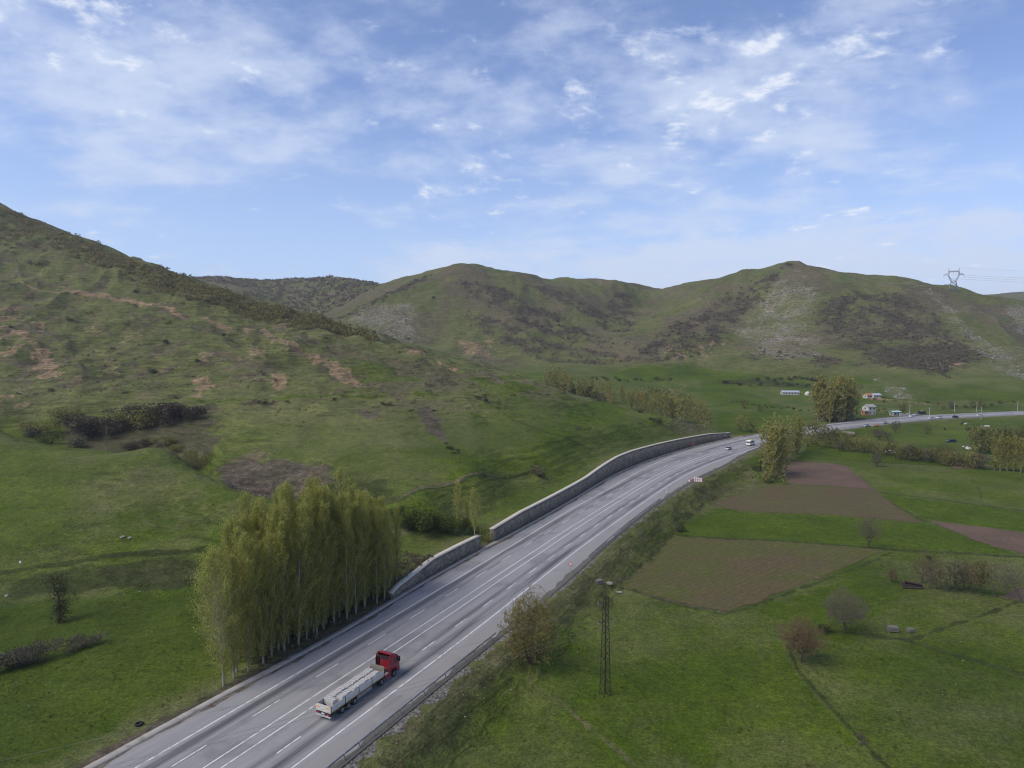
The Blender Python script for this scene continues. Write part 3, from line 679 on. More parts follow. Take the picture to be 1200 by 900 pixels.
def branchy_geo(Hh, R, rng, levels=5, fork=.22, nl=600, ls=.12, spread=.75, stems=1, thick=.022, lift=.05, first=4, twig=.014, nsplit=3, droop=0.):
    segs = []; tips = []
    def grow(p, d, L, r, lv):
        n = 3 if lv < 3 else 2; pts = path(p, d, L, n, rng, .16, lift-droop*lv*.02); r2 = max(twig*.8, r*.62)
        for a in range(n): segs.append((pts[a], pts[a+1], r+(r2-r)*a/n, r+(r2-r)*(a+1)/n))
        if lv >= levels: tips.append(pts); return
        if lv >= levels-1: tips.append(pts)
        dd = pts[-1]-pts[-2]; dd /= np.linalg.norm(dd)
        kk = first if lv == 0 else nsplit+(rng.random() < .35)
        for j in range(kk):
            s = pts[-1] if j < 2 or lv == 0 else pts[int(rng.integers(1,len(pts)))]
            e = dd+rng.normal(size=3)*spread*(1.05 if lv == 0 else .8); e[2] += .12; e[2] = max(e[2], .12-.06*lv); e /= np.linalg.norm(e)
            grow(s, e, L*(.62+.25*rng.random()) if lv else (Hh*(1-fork)*.42*(.8+.4*rng.random())), max(twig, r2*.72), lv+1)
    for st in range(stems):
        a = 6.28*st/stems+rng.random(); d = np.array([math.cos(a)*.35*(stems > 1), math.sin(a)*.35*(stems > 1), 1.]); d /= np.linalg.norm(d)
        grow(np.array([math.cos(a),math.sin(a),0])*.15*(stems > 1), d, Hh*fork, thick*Hh/math.sqrt(stems), 0)
    V, Fc = tubes(segs)
    top = V[:,2].max(); rad = np.percentile(np.hypot(V[:,0],V[:,1]), 98)
    sc = np.array([R/rad, R/rad, Hh/top]); 
    V = V*np.array([1,1,1]); # bring the crown to size, keep the trunk round
    f = np.clip(V[:,2]/(fork*top), 0, 1)[:,None]; V = V*(1+(sc-1)*f*np.array([1,1,0])+np.array([0,0,sc[2]-1]))
    cut = 6 if False else 0
    P = []
    if nl:
        T = [tips[i] for i in rng.integers(0, len(tips), nl)]
        for q in T:
            i = int(rng.integers(0, len(q)-1)); c = q[i]+(q[i+1]-q[i])*rng.random()+rng.normal(size=3)*.10*R/3; f_ = min(1, max(0, c[2]/(fork*top)))
            P.append(c*(1+(sc-1)*f_*np.array([1,1,0])+np.array([0,0,sc[2]-1])))
    L_ = leaves(np.array(P), ls, rng, .65) if nl else None
    nbig = 0
    lv_r = np.array([s[2] for s in segs]); big = np.repeat(lv_r > thick*Hh*.22/math.sqrt(stems), 1)
    Fs = Fc.reshape(len(segs), -1, 4)
    return (V, Fs[big].reshape(-1,4)), (V, Fs[~big].reshape(-1,4)), L_
def round_geo(Hh, R, rng, ntip=500, nl=2500, ls=.13, tf=.22, cz=.60, twig=.016, stems=1, thick=.020, jit=.16, low=.0):
    # limbs reach for points spread through a rounded crown; each twig forks from the nearest limb below it
    N = [np.array([0,0,-.1])]; par = [-1]
    for st in range(stems):
        a = 6.28*st/stems+rng.random(); p = path((math.cos(a)*.12*(stems > 1), math.sin(a)*.12*(stems > 1), 0), (math.cos(a)*.3*(stems > 1)+rng.normal()*.06, math.sin(a)*.3*(stems > 1)+rng.normal()*.06, 1), Hh*(tf if stems == 1 else .34), 4, rng, .06)
        k = 0
        for q in p: N.append(q); par.append(k); k = len(N)-1
    C0 = np.array([0,0,Hh*cz]); rz_ = Hh*(1-cz)
    d = rng.normal(size=(ntip,3)); d /= np.linalg.norm(d,axis=1)[:,None]; lump = 1+.16*np.sin(d[:,0]*4+rng.random()*6)+.14*np.sin(d[:,1]*5+rng.random()*6)+.1*np.sin(d[:,2]*6)
    T = d*(rng.random(ntip)**.38*lump)[:,None]*np.array([R,R,rz_]); T[:,2] = np.where(T[:,2] < 0, T[:,2]*(.75+low), T[:,2]); T = T+C0
    T = T[T[:,2] > Hh*(.16-low*.12)]; base = np.array([0,0,Hh*tf]); T = T[np.argsort(np.linalg.norm(T-base,axis=1))]; tips = []
    for t_ in T:
        A_ = np.array(N); v = t_-A_; L_ = np.linalg.norm(v,axis=1); cost = L_+.55*np.maximum(0, A_[:,2]-t_[2])+.25*np.linalg.norm(A_-base,axis=1)
        k = int(np.argmin(cost)); a = N[k]; lk = L_[k]; n_ = max(1,int(lk/(.09*Hh)))
        for i in range(1,n_+1):
            f = i/n_; q = a+(t_-a)*f+np.array([0,0,-.12*lk*math.sin(math.pi*f)*.5])+rng.normal(size=3)*jit*lk*.25*(i < n_); N.append(q); par.append(k); k = len(N)-1
        tips.append(k)
    cnt = np.zeros(len(N)); cnt[tips] = 1
    for i in range(len(N)-1, 0, -1): cnt[par[i]] += cnt[i]
    rad = np.maximum(twig, thick*Hh*(np.maximum(cnt,1)/cnt[0])**.46); segs = [(N[par[i]], N[i], rad[par[i]] if par[i] else rad[i]*1.15, rad[i]) for i in range(1,len(N)) if par[i] >= 0]
    V, Fc = tubes(segs, 4); big = rad[1:] > thick*Hh*.30; Fs = Fc.reshape(len(segs),-1,4)
    tp = np.array(tips); u = tp[rng.integers(0,len(tp),nl)]; A_ = np.array(N); pr_ = np.array(par); f = rng.random((nl,1)); P = A_[u]*f+A_[pr_[u]]*(1-f)+rng.normal(size=(nl,3))*.055*R
    return (V, Fs[big].reshape(-1,4)), (V, Fs[~big].reshape(-1,4)), leaves(P, ls, rng, .6)
def shrub_geo(R, Hh, n, ls, rng, lobes=7, stems=10):
    c = rng.normal(size=(lobes,3))*np.array([.48,.48,.22])*R; c[:,2] = np.abs(c[:,2])*Hh/R+Hh*.42
    rr = (.32+.28*rng.random(lobes))*R; k = rng.integers(0, lobes, n)
    d = rng.normal(size=(n,3)); d /= np.linalg.norm(d,axis=1)[:,None]; P = c[k]+d*(rr[k]*rng.random(n)**.4)[:,None]*np.array([1,1,Hh/R*.75])
    P = P[P[:,2] > .04*Hh]; P[:,2] = np.minimum(P[:,2], Hh*1.05)
    segs = []
    for j in range(stems):
        q = c[j%lobes]+rng.normal(size=3)*.15*R; b = np.array([q[0]*.15,q[1]*.15,-.1]); m = (b+q)/2+rng.normal(size=3)*.05*R
        segs += [(b,m,.03*Hh*.5,.018*Hh*.5),(m,q,.018*Hh*.5,.006*Hh*.5)]
    return tubes(segs), None, leaves(P, ls, rng, .7)
def clean(V, Fc):
    u, inv = np.unique(Fc, return_inverse=True); return V[u], inv.reshape(Fc.shape)
def leaf_mesh(name, lf, m):
    me = np_mesh(name, lf[0], lf[1], m); a = me.attributes.new('tone','FLOAT','POINT'); a.data.foreach_set('value', lf[2].astype(np.float32)); return me
def proto(name, geo, bark, leaf, twigs=None):          # parts shared by all trees of a make
    big, tw, lf = geo; P = []
    V, Fc = clean(*big); mi = np.zeros(len(Fc))
    if tw is not None and len(tw[1]):
        V2, F2_ = clean(*tw); Fc = np.r_[Fc, F2_+len(V)]; V = np.r_[V, V2]; mi = np.r_[mi, np.ones(len(F2_))]
    P.append(('trunk', np_mesh(name+'_trunk', V, Fc, [bark, twigs or bark], mi, smooth=True)))
    if lf is not None: P.append(('crown', leaf_mesh(name+'_crown', lf, leaf)))
    return P
def solo(name, geo, bark, leaf):                       # one mesh, for trees too small in the picture to show parts
    big, tw, lf = geo; V1, F1_ = clean(*big); 
    if tw is not None and len(tw[1]): V2, F2_ = clean(*tw); F1_ = np.r_[F1_, F2_+len(V1)]; V1 = np.r_[V1, V2]
    V = np.r_[V1, lf[0]]; Fc = np.r_[F1_, lf[1]+len(V1)]
    me = np_mesh(name, V, Fc, [bark, leaf], np.r_[np.zeros(len(F1_)), np.ones(len(lf[1]))])
    a = me.attributes.new('tone','FLOAT','POINT'); a.data.foreach_set('value', np.r_[np.full(len(V1),.5), lf[2]].astype(np.float32)); return me
def plant(name, pr, x, y, sc=1., rz=None, label=None, cat='tree', group=None, z=None, sink=.1):
    z = float(H(x, y))-sink if z is None else z
    rz = random.uniform(0, 6.28) if rz is None else rz
    if isinstance(pr, list):
        o = empty(name, (x,y,z), rz, sc)
        for nm, me in pr: link(nm, me, o)
    else:
        o = link(name, pr); o.location = (x,y,z); o.rotation_euler = (0,0,rz); o.scale = (sc,)*3 if not hasattr(sc,'__len__') else sc
    return tag(o, label, cat, group)
def R_(s): return np.random.default_rng(s)
# ---- the dense poplar stand beside the road
POP = [proto('poplar', poplar_geo(22, 2.4, 110, 10500, .18, R_(100+i), .05), BARK_PALE, LF_POP, BARK_POPTW) for i in range(4)]
POPW = proto('poplar', poplar_geo(21, 4.1, 120, 15000, .20, R_(120), .10, .5), BARK_PALE, LF_POP)
sA, dA = s_of(262,803); sB, dB = s_of(442,690)
g = 'poplars of the dense roadside stand'; rr = R_(5)
p = road_pt(np.array([sA]), np.array([-14.8]))[0]
plant('poplar_tree', POPW, p[0], p[1], .98, 1.0, 'wide feathery poplar with pale bare foot at the near end of the stand', 'tree', g)
for row in range(6):
    d = -14.9-row*1.9; s = sA+2.6+row*1.6
    while s < sB+2.5-row*.6:
        q = road_pt(np.array([s+rr.normal()*.3]), np.array([d+rr.normal()*.35]))[0]
        f = (s-sA)/(sB-sA); hh = .86+.22*math.sin(math.pi*min(1,max(0,f*1.02)))**.8-.10*max(0,f-.75)*4*(row < 4)
        hh *= (.86+.22*rr.random())*(1 if row else .97)
        plant('poplar_tree', POP[int(rr.integers(4))], q[0], q[1], (1.05*hh,1.05*hh,hh), None, 'slender pale green poplar packed among the others inside the dense roadside stand', 'tree', g)
        s += 2.15+.7*rr.random()
POPS = [proto('poplar', poplar_geo(12, 1.5, 60, 1800, .26, R_(140+i), .15), BARK_PALE, LF_POP) for i in range(2)]
for (px, py, top, lab) in [(399,604,546,'tall thin poplar rising behind the back of the roadside stand'),(411,603,556,'shorter thin poplar rising behind the back of the roadside stand'),
        (537,620,563,'slim poplar at the left of the pair beside the hedge behind the stone wall'),(556,630,571,'slim poplar with a pale trunk beside the gap in the stone wall'),(548,622,580,'small poplar half hidden between the two slim ones by the hedge')]:
    x, y, z = hit(px, py); h = (py-top)/800*y
    plant('poplar_tree', POPS[px%2], x, y, (h/12*1.15,h/12*1.15,h/12), None, lab)
# ---- hedge behind the first wall
HED = [proto('hedge_bush', shrub_geo(3.2, 5.6, 2600, .34, R_(160+i)), BARK_DARK, LF_GREEN) for i in range(3)]
for i, (px, py) in enumerate([(470,622),(480,626),(491,624),(502,627),(512,624),(522,627),(531,625),(545,626)]):
    x, y, z = hit(px, py)
    plant('hedge_bush', HED[i%3], x, y+1.5, (.85 if i < 6 else .55)*(.9+.25*random.random()), None, 'rounded green bush in the hedge behind the first stone wall', 'bush', 'bushes of the hedge behind the wall')
# ---- bend poplars
FR = [solo('grove_tree', round_geo(16, 3.3, R_(240+i), 150, 1300, .55, .12, .52, .03, 1, .014, .2, .9), BARK_PALE, LF_POP2) for i in range(3)]
FP = [solo('far_poplar', poplar_geo(20, 2.5, 60, 2900, .50, R_(200+i), .05), BARK_PALE, LF_POP2) for i in range(4)]
g = 'poplars at the road bend'; rr = R_(11)
for (px, py, top, wd) in [(899,560,505,1.15),(906,562,497,1.3),(914,560,499,1.25),(921,556,505,1.1),(911,556,510,1.1),
        (897,545,486,1.2),(905,542,482,1.3),(913,540,483,1.2),(921,537,484,1.3),(929,533,484,1.2),(936,531,488,1.2),(941,528,490,1.0),(925,541,492,1.1),(934,536,494,1.1)]:
    x, y, z = hit(px, py); h = (py-top)/800*y
    plant('poplar_tree', FR[px%3] if px%2 else FP[int(rr.integers(4))], x, y, (h/16*wd*.72,h/16*wd*.72,h/16) if px%2 else (h/20*wd*1.1,h/20*wd*1.1,h/20), None, 'yellow green poplar in the clump hiding the road at the bend', 'tree', g)
x, y, z = hit(901,567)
SH = {k: [solo('shrub', shrub_geo(2.0, 2.2, n_, ls_, R_(220+i+7*j)), BARK_DARK, lf) for i in range(2)] for j, (k, n_, ls_, lf) in enumerate([('dark',420,.32,LF_DARK),('olive',420,.32,LF_OLIVE),('green',420,.32,LF_GREEN),('brown',420,.28,LF_PURP),('grey',420,.30,LF_GREY)])}
plant('shrub', SH['olive'][0], x, y, (2.6,2.2,2.0), None, 'leafy olive bush at the foot of the poplars by the road bend', 'bush')
x, y, z = hit(891,553); plant('shrub', SH['dark'][0], x, y, 1.6, None, 'dark bush on the bank left of the bend poplars', 'bush')
# ---- stand beyond the far road
g = 'poplars of the stand beyond the far road'
for i in range(26):
    px = 953+58*((i*.618)%1); s, d = s_of(px, 493); dd = -14.5-(i%4)*4.0
    q = road_pt(np.array([s]), np.array([offPL(s)-3.0-(i%4)*4.0-rr.random()]))[0]
    h = (24.0+4*math.sin(math.pi*(px-948)/70))*(.92+.16*rr.random())
    if px < 958: h *= .8
    plant('poplar_tree', FR[i%3] if i%3 else FP[i%4], q[0], q[1], (h/16*1.0,h/16*1.0,h/16) if i%3 else (h/20*1.3,h/20*1.3,h/20), None, 'tall dusky green poplar in the block stand beyond the far road', 'tree', g)
# ---- tributary valley rows
g = 'poplars along the side valley stream'
for i in range(56):
    f = (i+rr.random())/56+rr.normal()*.02; f = min(1,max(0,f)); px = 640+195*f; y = 610-215*f+rr.normal()*34; x = (px-600)/800*y
    top = np.interp(px, [640,650,665,690,705,740,770,800,815,830], [428,423,434,440,442,450,453,452,458,474])
    z = float(H(x,y)); h = max(7, 50-(top-400)/800*y-z)*(.60+.44*rr.random())
    plant('poplar_tree', FR[i%3] if i%4 else FP[i%4], x, y, (h/16*1.25,h/16*1.25,h/16) if i%4 else (h/20*1.6,h/20*1.6,h/20), None, 'pale poplar in the long rows along the side valley stream', 'tree', g)
for (px, y, h, k) in [(645,585,9,'olive'),(652,590,8,'olive'),(662,575,7,'dark'),(668,560,8,'dark'),(676,560,9,'dark'),(684,545,8,'dark'),(692,540,8,'olive'),(700,520,6,'dark'),(708,515,6,'brown')]:
    x = (px-600)/800*y; plant('shrub', SH[k][px%2], x, y, h/2.2*.9, None, 'bushy dark understorey tree below the pale poplars of the side valley', 'bush', 'understorey below the side valley poplars')
# ---- single trees of the right-hand fields
x, y, z = hit(621,778)
plant('willow_tree', proto('willow', round_geo(12.4, 5.0, R_(301), 1100, 11000, .21, .12, .56, .022, 4, .024, .2, .5), BARK_DARK, LF_WIL, BARK_BROWN), x, y, 1., .4, 'big orange tinged willow on the bank between the road and the lattice pole')
def one(px, py, top, R, label, seed, bark, leaf, twigs, nl=900, ls=.12, levels=5, **k):
    x, y, z = hit(px, py); h = (py-top)/800*y*1.03
    return plant(k.pop('nm','bare_tree'), proto('tree', round_geo(h, R/800*y, R_(seed), k.pop('ntip',600), nl, ls, k.pop('tf',.2), k.pop('cz',.58), k.pop('twig',.018), thick=k.pop('thick',.02)), bark, leaf, twigs), x, y, 1., None, label)
one(939,777,722,27,'round brown budding tree in the meadow, nearer of the two big ones',311,BARK_DARK,LF_BROWN,BARK_BROWN,13000,.15,ntip=1200)
one(990,742,690,28,'dark bare spreading tree in the meadow, farther of the two big ones',312,BARK_DARK,LF_TWIG,BARK_GREY,7500,.13,ntip=1200,twig=.024)
one(1018,643,599,16,'lone bare tree with a dark trunk beside the ditch at the ploughed field',313,BARK_DARK,LF_TWIG,BARK_GREY,2400,.14,ntip=800,twig=.022)
x, y, z = hit(967,742); plant('shrub', SH['dark'][1], x, y, (.95,.9,.75), None, 'small dark shrub at the foot of the dark bare meadow tree', 'bush')
ORCH = [(1080,684,642,10,'brown',.5),(1087,690,640,5,'grey',.2),(1097.4,691.5,648,9,'brown',.6),(1110,693.5,645,11,'white',2.),(1120,694.5,652,8,'dark',.8),(1130.7,690,655,9,'dark',.8),(1138.7,696.5,650,10,'brown',.8),(1150,698.5,650,6,'olive',1.6),(1165,700,650,16,'grey',.25),(1181,702,655,13,'grey',.25),(1194,706,662,10,'grey',.2),(1045,683,665,5,'brown',.4)]
OL = ['thin brown tree behind the log pile at the left end of the bare row','very thin pale stemmed tree with a nest, right of the log pile','brown twiggy tree just left of the pale blossoming one','tree with pale blossom on its upper half in the bare row','dark twiggy tree just right of the pale blossoming one','small dark forked tree in the middle of the bare row','dark spreading tree left of the narrow greenish one','narrow greenish tree left of the big pale grey one','biggest pale grey bare tree of the row','pale grey tree with a white stem right of the biggest one','grey bare tree at the right end of the row by the frame edge','tiny brown sapling standing left of the log pile']
for i, ((px, py, top, R, kind, nl), lab) in enumerate(zip(ORCH, OL)):
    bk, lf, tg = {'brown':(BARK_DARK,LF_BROWN,BARK_BROWN),'grey':(BARK_GREY,LF_GREY,BARK_GREY),'white':(BARK_GREY,LF_WHITE,BARK_BROWN),'dark':(BARK_DARK,LF_TWIG,BARK_DARK),'olive':(BARK_DARK,LF_OLIVE,BARK_BROWN)}[kind]
    o = one(px, py, top, R*1.35, lab, 330+i, bk, lf, tg, int(2600*nl), .15, ntip=420, tf=.25, cz=.55, twig=.02, thick=.013)
    if i == 1:
        bq = leaves(np.random.default_rng(1).normal(size=(160,3))*np.array([.25,.25,.18]), .3, R_(3)); nest = link('nest', leaf_mesh('nest', bq, LF_DARK), o); nest.location = (0,0,7.1)
# ---- small trees along the stream by the far road
TR = [solo('small_tree', round_geo(7, 3.0, R_(360+i), 160, 750, .40, .15, .54, .03, 1, .02, .2, .6), BARK_DARK, lf) for i, lf in enumerate([LF_OLIVE,LF_POP2,LF_OLIVE,LF_TWIG])]
g = 'small trees along the field stream'
for i in range(40):
    f = (i+.5*rr.random())/40; px = 946+206*f; py = np.interp(px, [945,1000,1060,1110,1155], [524,531,540,547,552])-rr.random()*4
    x, y, z = hit(px, py); plant('small_tree', TR[int(rr.integers(4)) if rr.random() < .5 else i%2], x, y, (.55+.7*rr.random())*(1.05 if f > .1 else .85), None, 'low leafing tree in the line along the field stream', 'tree', g)
g = 'bushes between the far road and the field stream'
for (px, py, sc) in [(950,512,1.2),(958,510,1.1),(963,514,1.3),(972,516,1.2),(980,517,1.1),(990,520,1.),(1000,523,1.)]:
    x, y, z = hit(px, py); plant('small_tree', TR[px%2], x, y, sc, None, 'bright leafing bushy tree just below the far road near the bend', 'tree', g)
for (px, py, top, k, lab) in [(1049,507,493,'dark','round dark bare tree against the lower edge of the far road'),(1030,516,501,'brown','brownish tree left of the round dark one below the far road'),(1039,517,505,'grey','greyish low tree below the round dark one'),(1026,512,501,'olive','small tree below the orange barrier on the far road'),(1087,509,498,'olive','single small tree in the green meadow beyond the field stream'),(1027,547,530,'brown','bare tree on the dark ditch below the field stream')]:
    x, y, z = hit(px, py); h = (py-top)/800*y; plant('small_tree', TR[{'dark':3,'brown':3,'grey':3,'olive':0}[k]], x, y, h/7*1.08, None, lab)
g = 'trees of the right edge clump'
for (px, py, top, w_, k) in [(1148,531,493,1.5,'T'),(1153,532,496,1.3,'T'),(1160,530,498,1.3,'T'),(1168,528,497,1.3,'T'),(1178,529,495,1.5,'T'),(1188,528,496,1.4,'T'),(1198,527,497,1.4,'T'),(1206,529,497,1.4,'T'),(1165,551,512,1.,'P'),(1172,552,508,1.1,'P'),(1180,552,510,1.1,'P'),(1188,553,509,1.1,'P'),(1196,554,512,1.1,'P'),(1205,554,510,1.1,'P'),(1212,554,510,1.1,'P')]:
    x, y, z = hit(px, py); h = (py-top)/800*y
    if k == 'P': plant('poplar_tree', FP[px%4], x, y, (h/20*w_*1.2,h/20*w_*1.2,h/20), None, 'yellowish poplar at the front of the clump on the right edge', 'tree', g)
    else: plant('small_tree', TR[px%4], x, y, (h/7*.85,h/7*.85,h/7), None, 'brown green tree at the back of the clump on the right edge', 'tree', g)
# ---- left meadow
x, y, z = hit(69,730)
iv = np.random.default_rng(4); tseg = [((0,0,0),(.25,0,3),.28,.24),((.25,0,3),(.1,0,5.2),.24,.18),((.1,0,5.2),(-.9,.1,7.4),.16,.08),((.1,0,5.2),(.5,.2,7.8),.14,.07),((-.9,.1,7.4),(-1.9,0,8.2),.08,.04)]
Pl = np.concatenate([iv.normal(size=(1500,3))*np.array([.75,.75,1.5])+np.array([.3,0,2.6]), iv.normal(size=(700,3))*np.array([.8,.7,.8])+np.array([.35,.1,6.2]), iv.normal(size=(650,3))*np.array([1.15,.8,.6])+np.array([-.5,0,8.1])]); Pl = Pl[(Pl[:,2] > .1)]
plant('ivy_clad_tree', [('trunk', np_mesh('ivy_trunk', *tubes(tseg,6), BARK_DARK)), ('crown', leaf_mesh('ivy_crown', leaves(Pl, .24, iv, .7), LF_OLIVE if False else LF_DARK))], x, y, 1., 0., 'dark ivy covered tree leaning over in the left meadow')
TH = [proto('thorn_bush', shrub_geo(3.6, 2.9, 3000, .24, R_(390+i), 9, 40), BARK_GREY, LF_GREY) for i in range(2)]
for (px, py, sc, lab) in [(12,786,1.0,'large grey thorn bush at the left frame edge'),(34,782,.95,'grey thorn bush joined to the one at the frame edge'),(76,770,.78,'smaller grey thorn bush right of the joined pair')]:
    x, y, z = hit(px, py); plant('thorn_bush', TH[px%2], x, y+2, sc, None, lab, 'bush')
# ---- gully trees and bushes below the hill
GB = {k: [proto('gully_bush', shrub_geo(4.2, 5.0, 1500, .42, R_(400+i+5*j), 9, 24), BARK_DARK, lf) for i in range(2)] for j, (k, lf) in enumerate([('dark',LF_GUL),('olive',LF_OLIVE),('green',LF_GREEN),('grey',LF_GREY)])}
GULL = [(112,512,1.7,'dark','biggest dark bare bush in the gully under the hill'),(133,510,1.35,'dark','dark bush touching the right side of the biggest gully bush'),(100,508,1.0,'dark','dark low bush touching the left side of the biggest gully bush'),(163,503,1.45,'olive','large olive leafed bush in the gully right of the biggest dark one'),(146,494,1.3,'dark','brown bush behind the large olive one in the gully'),
        (183,492,1.25,'dark','grey brown bush right of the large olive one'),(199,492,1.3,'dark','grey brown bush in the middle of the right gully group'),(214,490,1.2,'dark','grey brown bush near the right end of the gully group'),(228,490,.95,'dark','last brown bush at the right end of the gully group'),(190,500,1.1,'dark','dark bush in the shade below the right gully group'),
        (82,492,1.05,'olive','yellow green small tree left of the biggest gully bush'),(50,510,1.1,'olive','twiggy olive bush at the left end of the gully'),(58,519,.75,'green','fresh green bush on the rim of the gully'),(40,512,.7,'grey','grey bush on the rim at the left end of the gully'),(93,524,.85,'grey','bare grey bush on the gully rim below the biggest one'),
        (193,522,.75,'olive','round olive bush in front of the right gully group'),(208,528,.5,'olive','little olive bush between the round one and the yellow one'),(234,547,.85,'olive','yellow green bush on the gully edge above the earth bank'),(222,537,.55,'olive','small olive bush left of the one above the earth bank'),(150,527,.6,'dark','low brown bush on the gully rim'),(172,524,.6,'dark','low brown bush left of the round olive one')]
for (px, py, sc, k, lab) in GULL:
    d = rays((px,py))[0]; y = 262 if py < 516 else (247 if px < 215 else 222); x = d[0]/d[1]*y
    zt = CAM_H+d[2]/d[1]*y
    x2, y2, z2 = hit(px, py)
    if abs(y2-y) < 60: x, y = x2, y2
    plant('gully_bush', GB[k][px%2], x, y, (sc*1.3,sc*1.3,sc*1.12), None, lab, 'bush', None, None, .5)
for (px, py, top, lab) in [(124.6,531,498,'thin pale leafless poplar on the rim of the gully'),(320,588,553,'thin pale leafless poplar before the eroded earth bank')]:
    x, y, z = hit(px, py); h = (py-top)/800*y
    plant('poplar_tree', proto('bare_poplar', poplar_geo(h, 1.6, 50, 350, .2, R_(int(px)), .2), BARK_PALE, LF_GREY, BARK_GREY), x, y, 1., None, lab)
# ---- single shrubs on the slopes
SL = [(562,468,7,'dark'),(569,470,4,'dark'),(600,464,3.5,'dark'),(693,465,4,'dark'),(703,470,3,'dark'),(751,484,4.5,'dark'),(768,495,7,'dark'),(763,492,4,'dark'),(689,494,2.5,'dark'),(676,502,5,'grey'),(453,476,6,'dark'),(448,474,4,'dark'),(482,482,3.5,'dark'),(509,482,3,'dark'),
      (630,556,12,'brown'),(634,559,6,'dark'),(636,572,3,'green'),(528,527,6,'dark'),(533,532,5,'dark'),(539,541,4,'olive'),(524,520,3,'dark'),(535,528,4,'green'),(448,395,5,'olive'),(438,390,3,'dark'),(477,398,3,'dark'),(296,474,8,'brown'),(306,474,7,'dark'),(318,473,5,'brown'),(335,471,3,'dark'),(392,469,4,'dark'),
      (223,352,4,'dark'),(204,345,3,'olive'),(246,352,4,'dark'),(160,343,4,'dark'),(48,312,7,'dark'),(38,310,5,'brown'),(90,345,3,'dark'),(82,377,5,'dark'),(88,378,4,'brown'),(180,438,6,'dark'),(205,467,6,'brown'),(13,384,3,'dark'),(38,428,5,'brown'),(14,441,3,'green'),(148,461,4,'dark'),(262,394,4,'dark'),(270,400,4,'brown'),(195,402,5,'dark'),(103,368,4,'dark'),
      (232,424,4,'dark'),(196,380,4,'dark'),(150,382,6,'brown'),(23,462,3,'dark'),(130,410,5,'brown'),(62,458,4,'dark'),(345,388,2.5,'dark'),(355,391,2.5,'dark'),(342,379,3,'dark'),(383,397,2.5,'dark'),(325,447,5,'brown'),(310,440,5,'brown'),(508,350,3,'dark'),(925,311,3.5,'dark')]
for i, (px, py, rp, k) in enumerate(SL):
    x, y, z = hit(px, py); R = rp/800*y
    plant('slope_shrub', SH[k][i%2], x, y, (R/2*1.05,R/2*1.05,R/2*.8), None, {'dark':'small dark shrub standing alone on the grassy slope','brown':'small bare brown shrub standing alone on the slope','olive':'small olive shrub standing alone on the slope','green':'small fresh green shrub standing alone on the slope','grey':'small pale grey shrub standing alone on the slope'}[k], 'shrub', 'single '+k+' shrubs on the slopes', None, .3)
for (px, py, rp, k, lab) in [(797,623,8,'dark','dark green bush at the upper left corner of the big ploughed field'),(1008,864,7,'brown','scruffy half dead bush on the ditch in the lower right meadow'),(1012,872,5,'grey','pale dead twigs beside the scruffy ditch bush'),(430,397,4,'olive','olive bush on the skyline of the spur before the rocky patch'),(945,903,11,'olive','olive treetop cut by the lower frame edge')]:
    x, y, z = hit(px, py); R = rp/800*y; plant('shrub', SH[k][px%2], x, y, (R/2*1.05,R/2*1.05,R/2*.85), None, lab, 'bush', None, None, .2)
# ---- hedges of the valley beyond
g = 'hedge shrubs of the valley beyond the road'
HL = [([(842,449),(880,452),(930,452),(1008,452)],34,2.6),([(850,470),(905,478),(960,482)],16,2.4),([(690,444),(740,447),(790,445)],16,3.),([(880,446),(930,444),(960,447)],14,3.2),([(1010,484),(1040,482)],8,2.2),([(955,484),(985,478)],4,2.),([(1025,470),(1050,472),(1110,474)],8,2.2),([(1000,462),(1040,466)],8,1.8),([(1110,478),(1150,477),(1195,470)],9,3.)]
for pts, n_, rp in HL:
    pts = np.array(pts, float); T = np.linspace(0, 1, len(pts))
    for i in range(n_):
        f = (i+rr.random())/n_; px = np.interp(f, T, pts[:,0]); py = np.interp(f, T, pts[:,1])+rr.normal()*1.
        x, y, z = hit(px, py, 450); R = rp*(.6+.7*rr.random())/800*y; k = 'dark' if rr.random() < .7 else 'olive'
        plant('hedge_shrub', SH[k][i%2], x, y, (R/2,R/2,R/2), None, 'dark shrub in the distant hedges of the valley beyond the road', 'shrub', g, None, .3)
for (px, py, top, lab) in [(1058,484,470,'round olive tree beside the kiosk with a pale roof'),(1150,478,466,'bushy tree above the far road near the right edge'),(1140,478,468,'leafing tree left of the bushy one above the far road'),(1105,480,470,'small tree above the far road over the dark car'),(1115,479,470,'second small tree above the far road over the dark car'),(890,482,472,'pale blossoming tree in the far hedge'),(872,479,466,'small tree in the valley meadow left of the far hedge'),(880,509,493,'bare tree at the roadside before the bend poplars'),(869,509,488,'taller thin tree behind the end of the long wall')]:
    x, y, z = hit(px, py, 380); h = (py-top)/800*y; plant('small_tree', TR[px%4], x, y, h/7*1.05, None, lab)
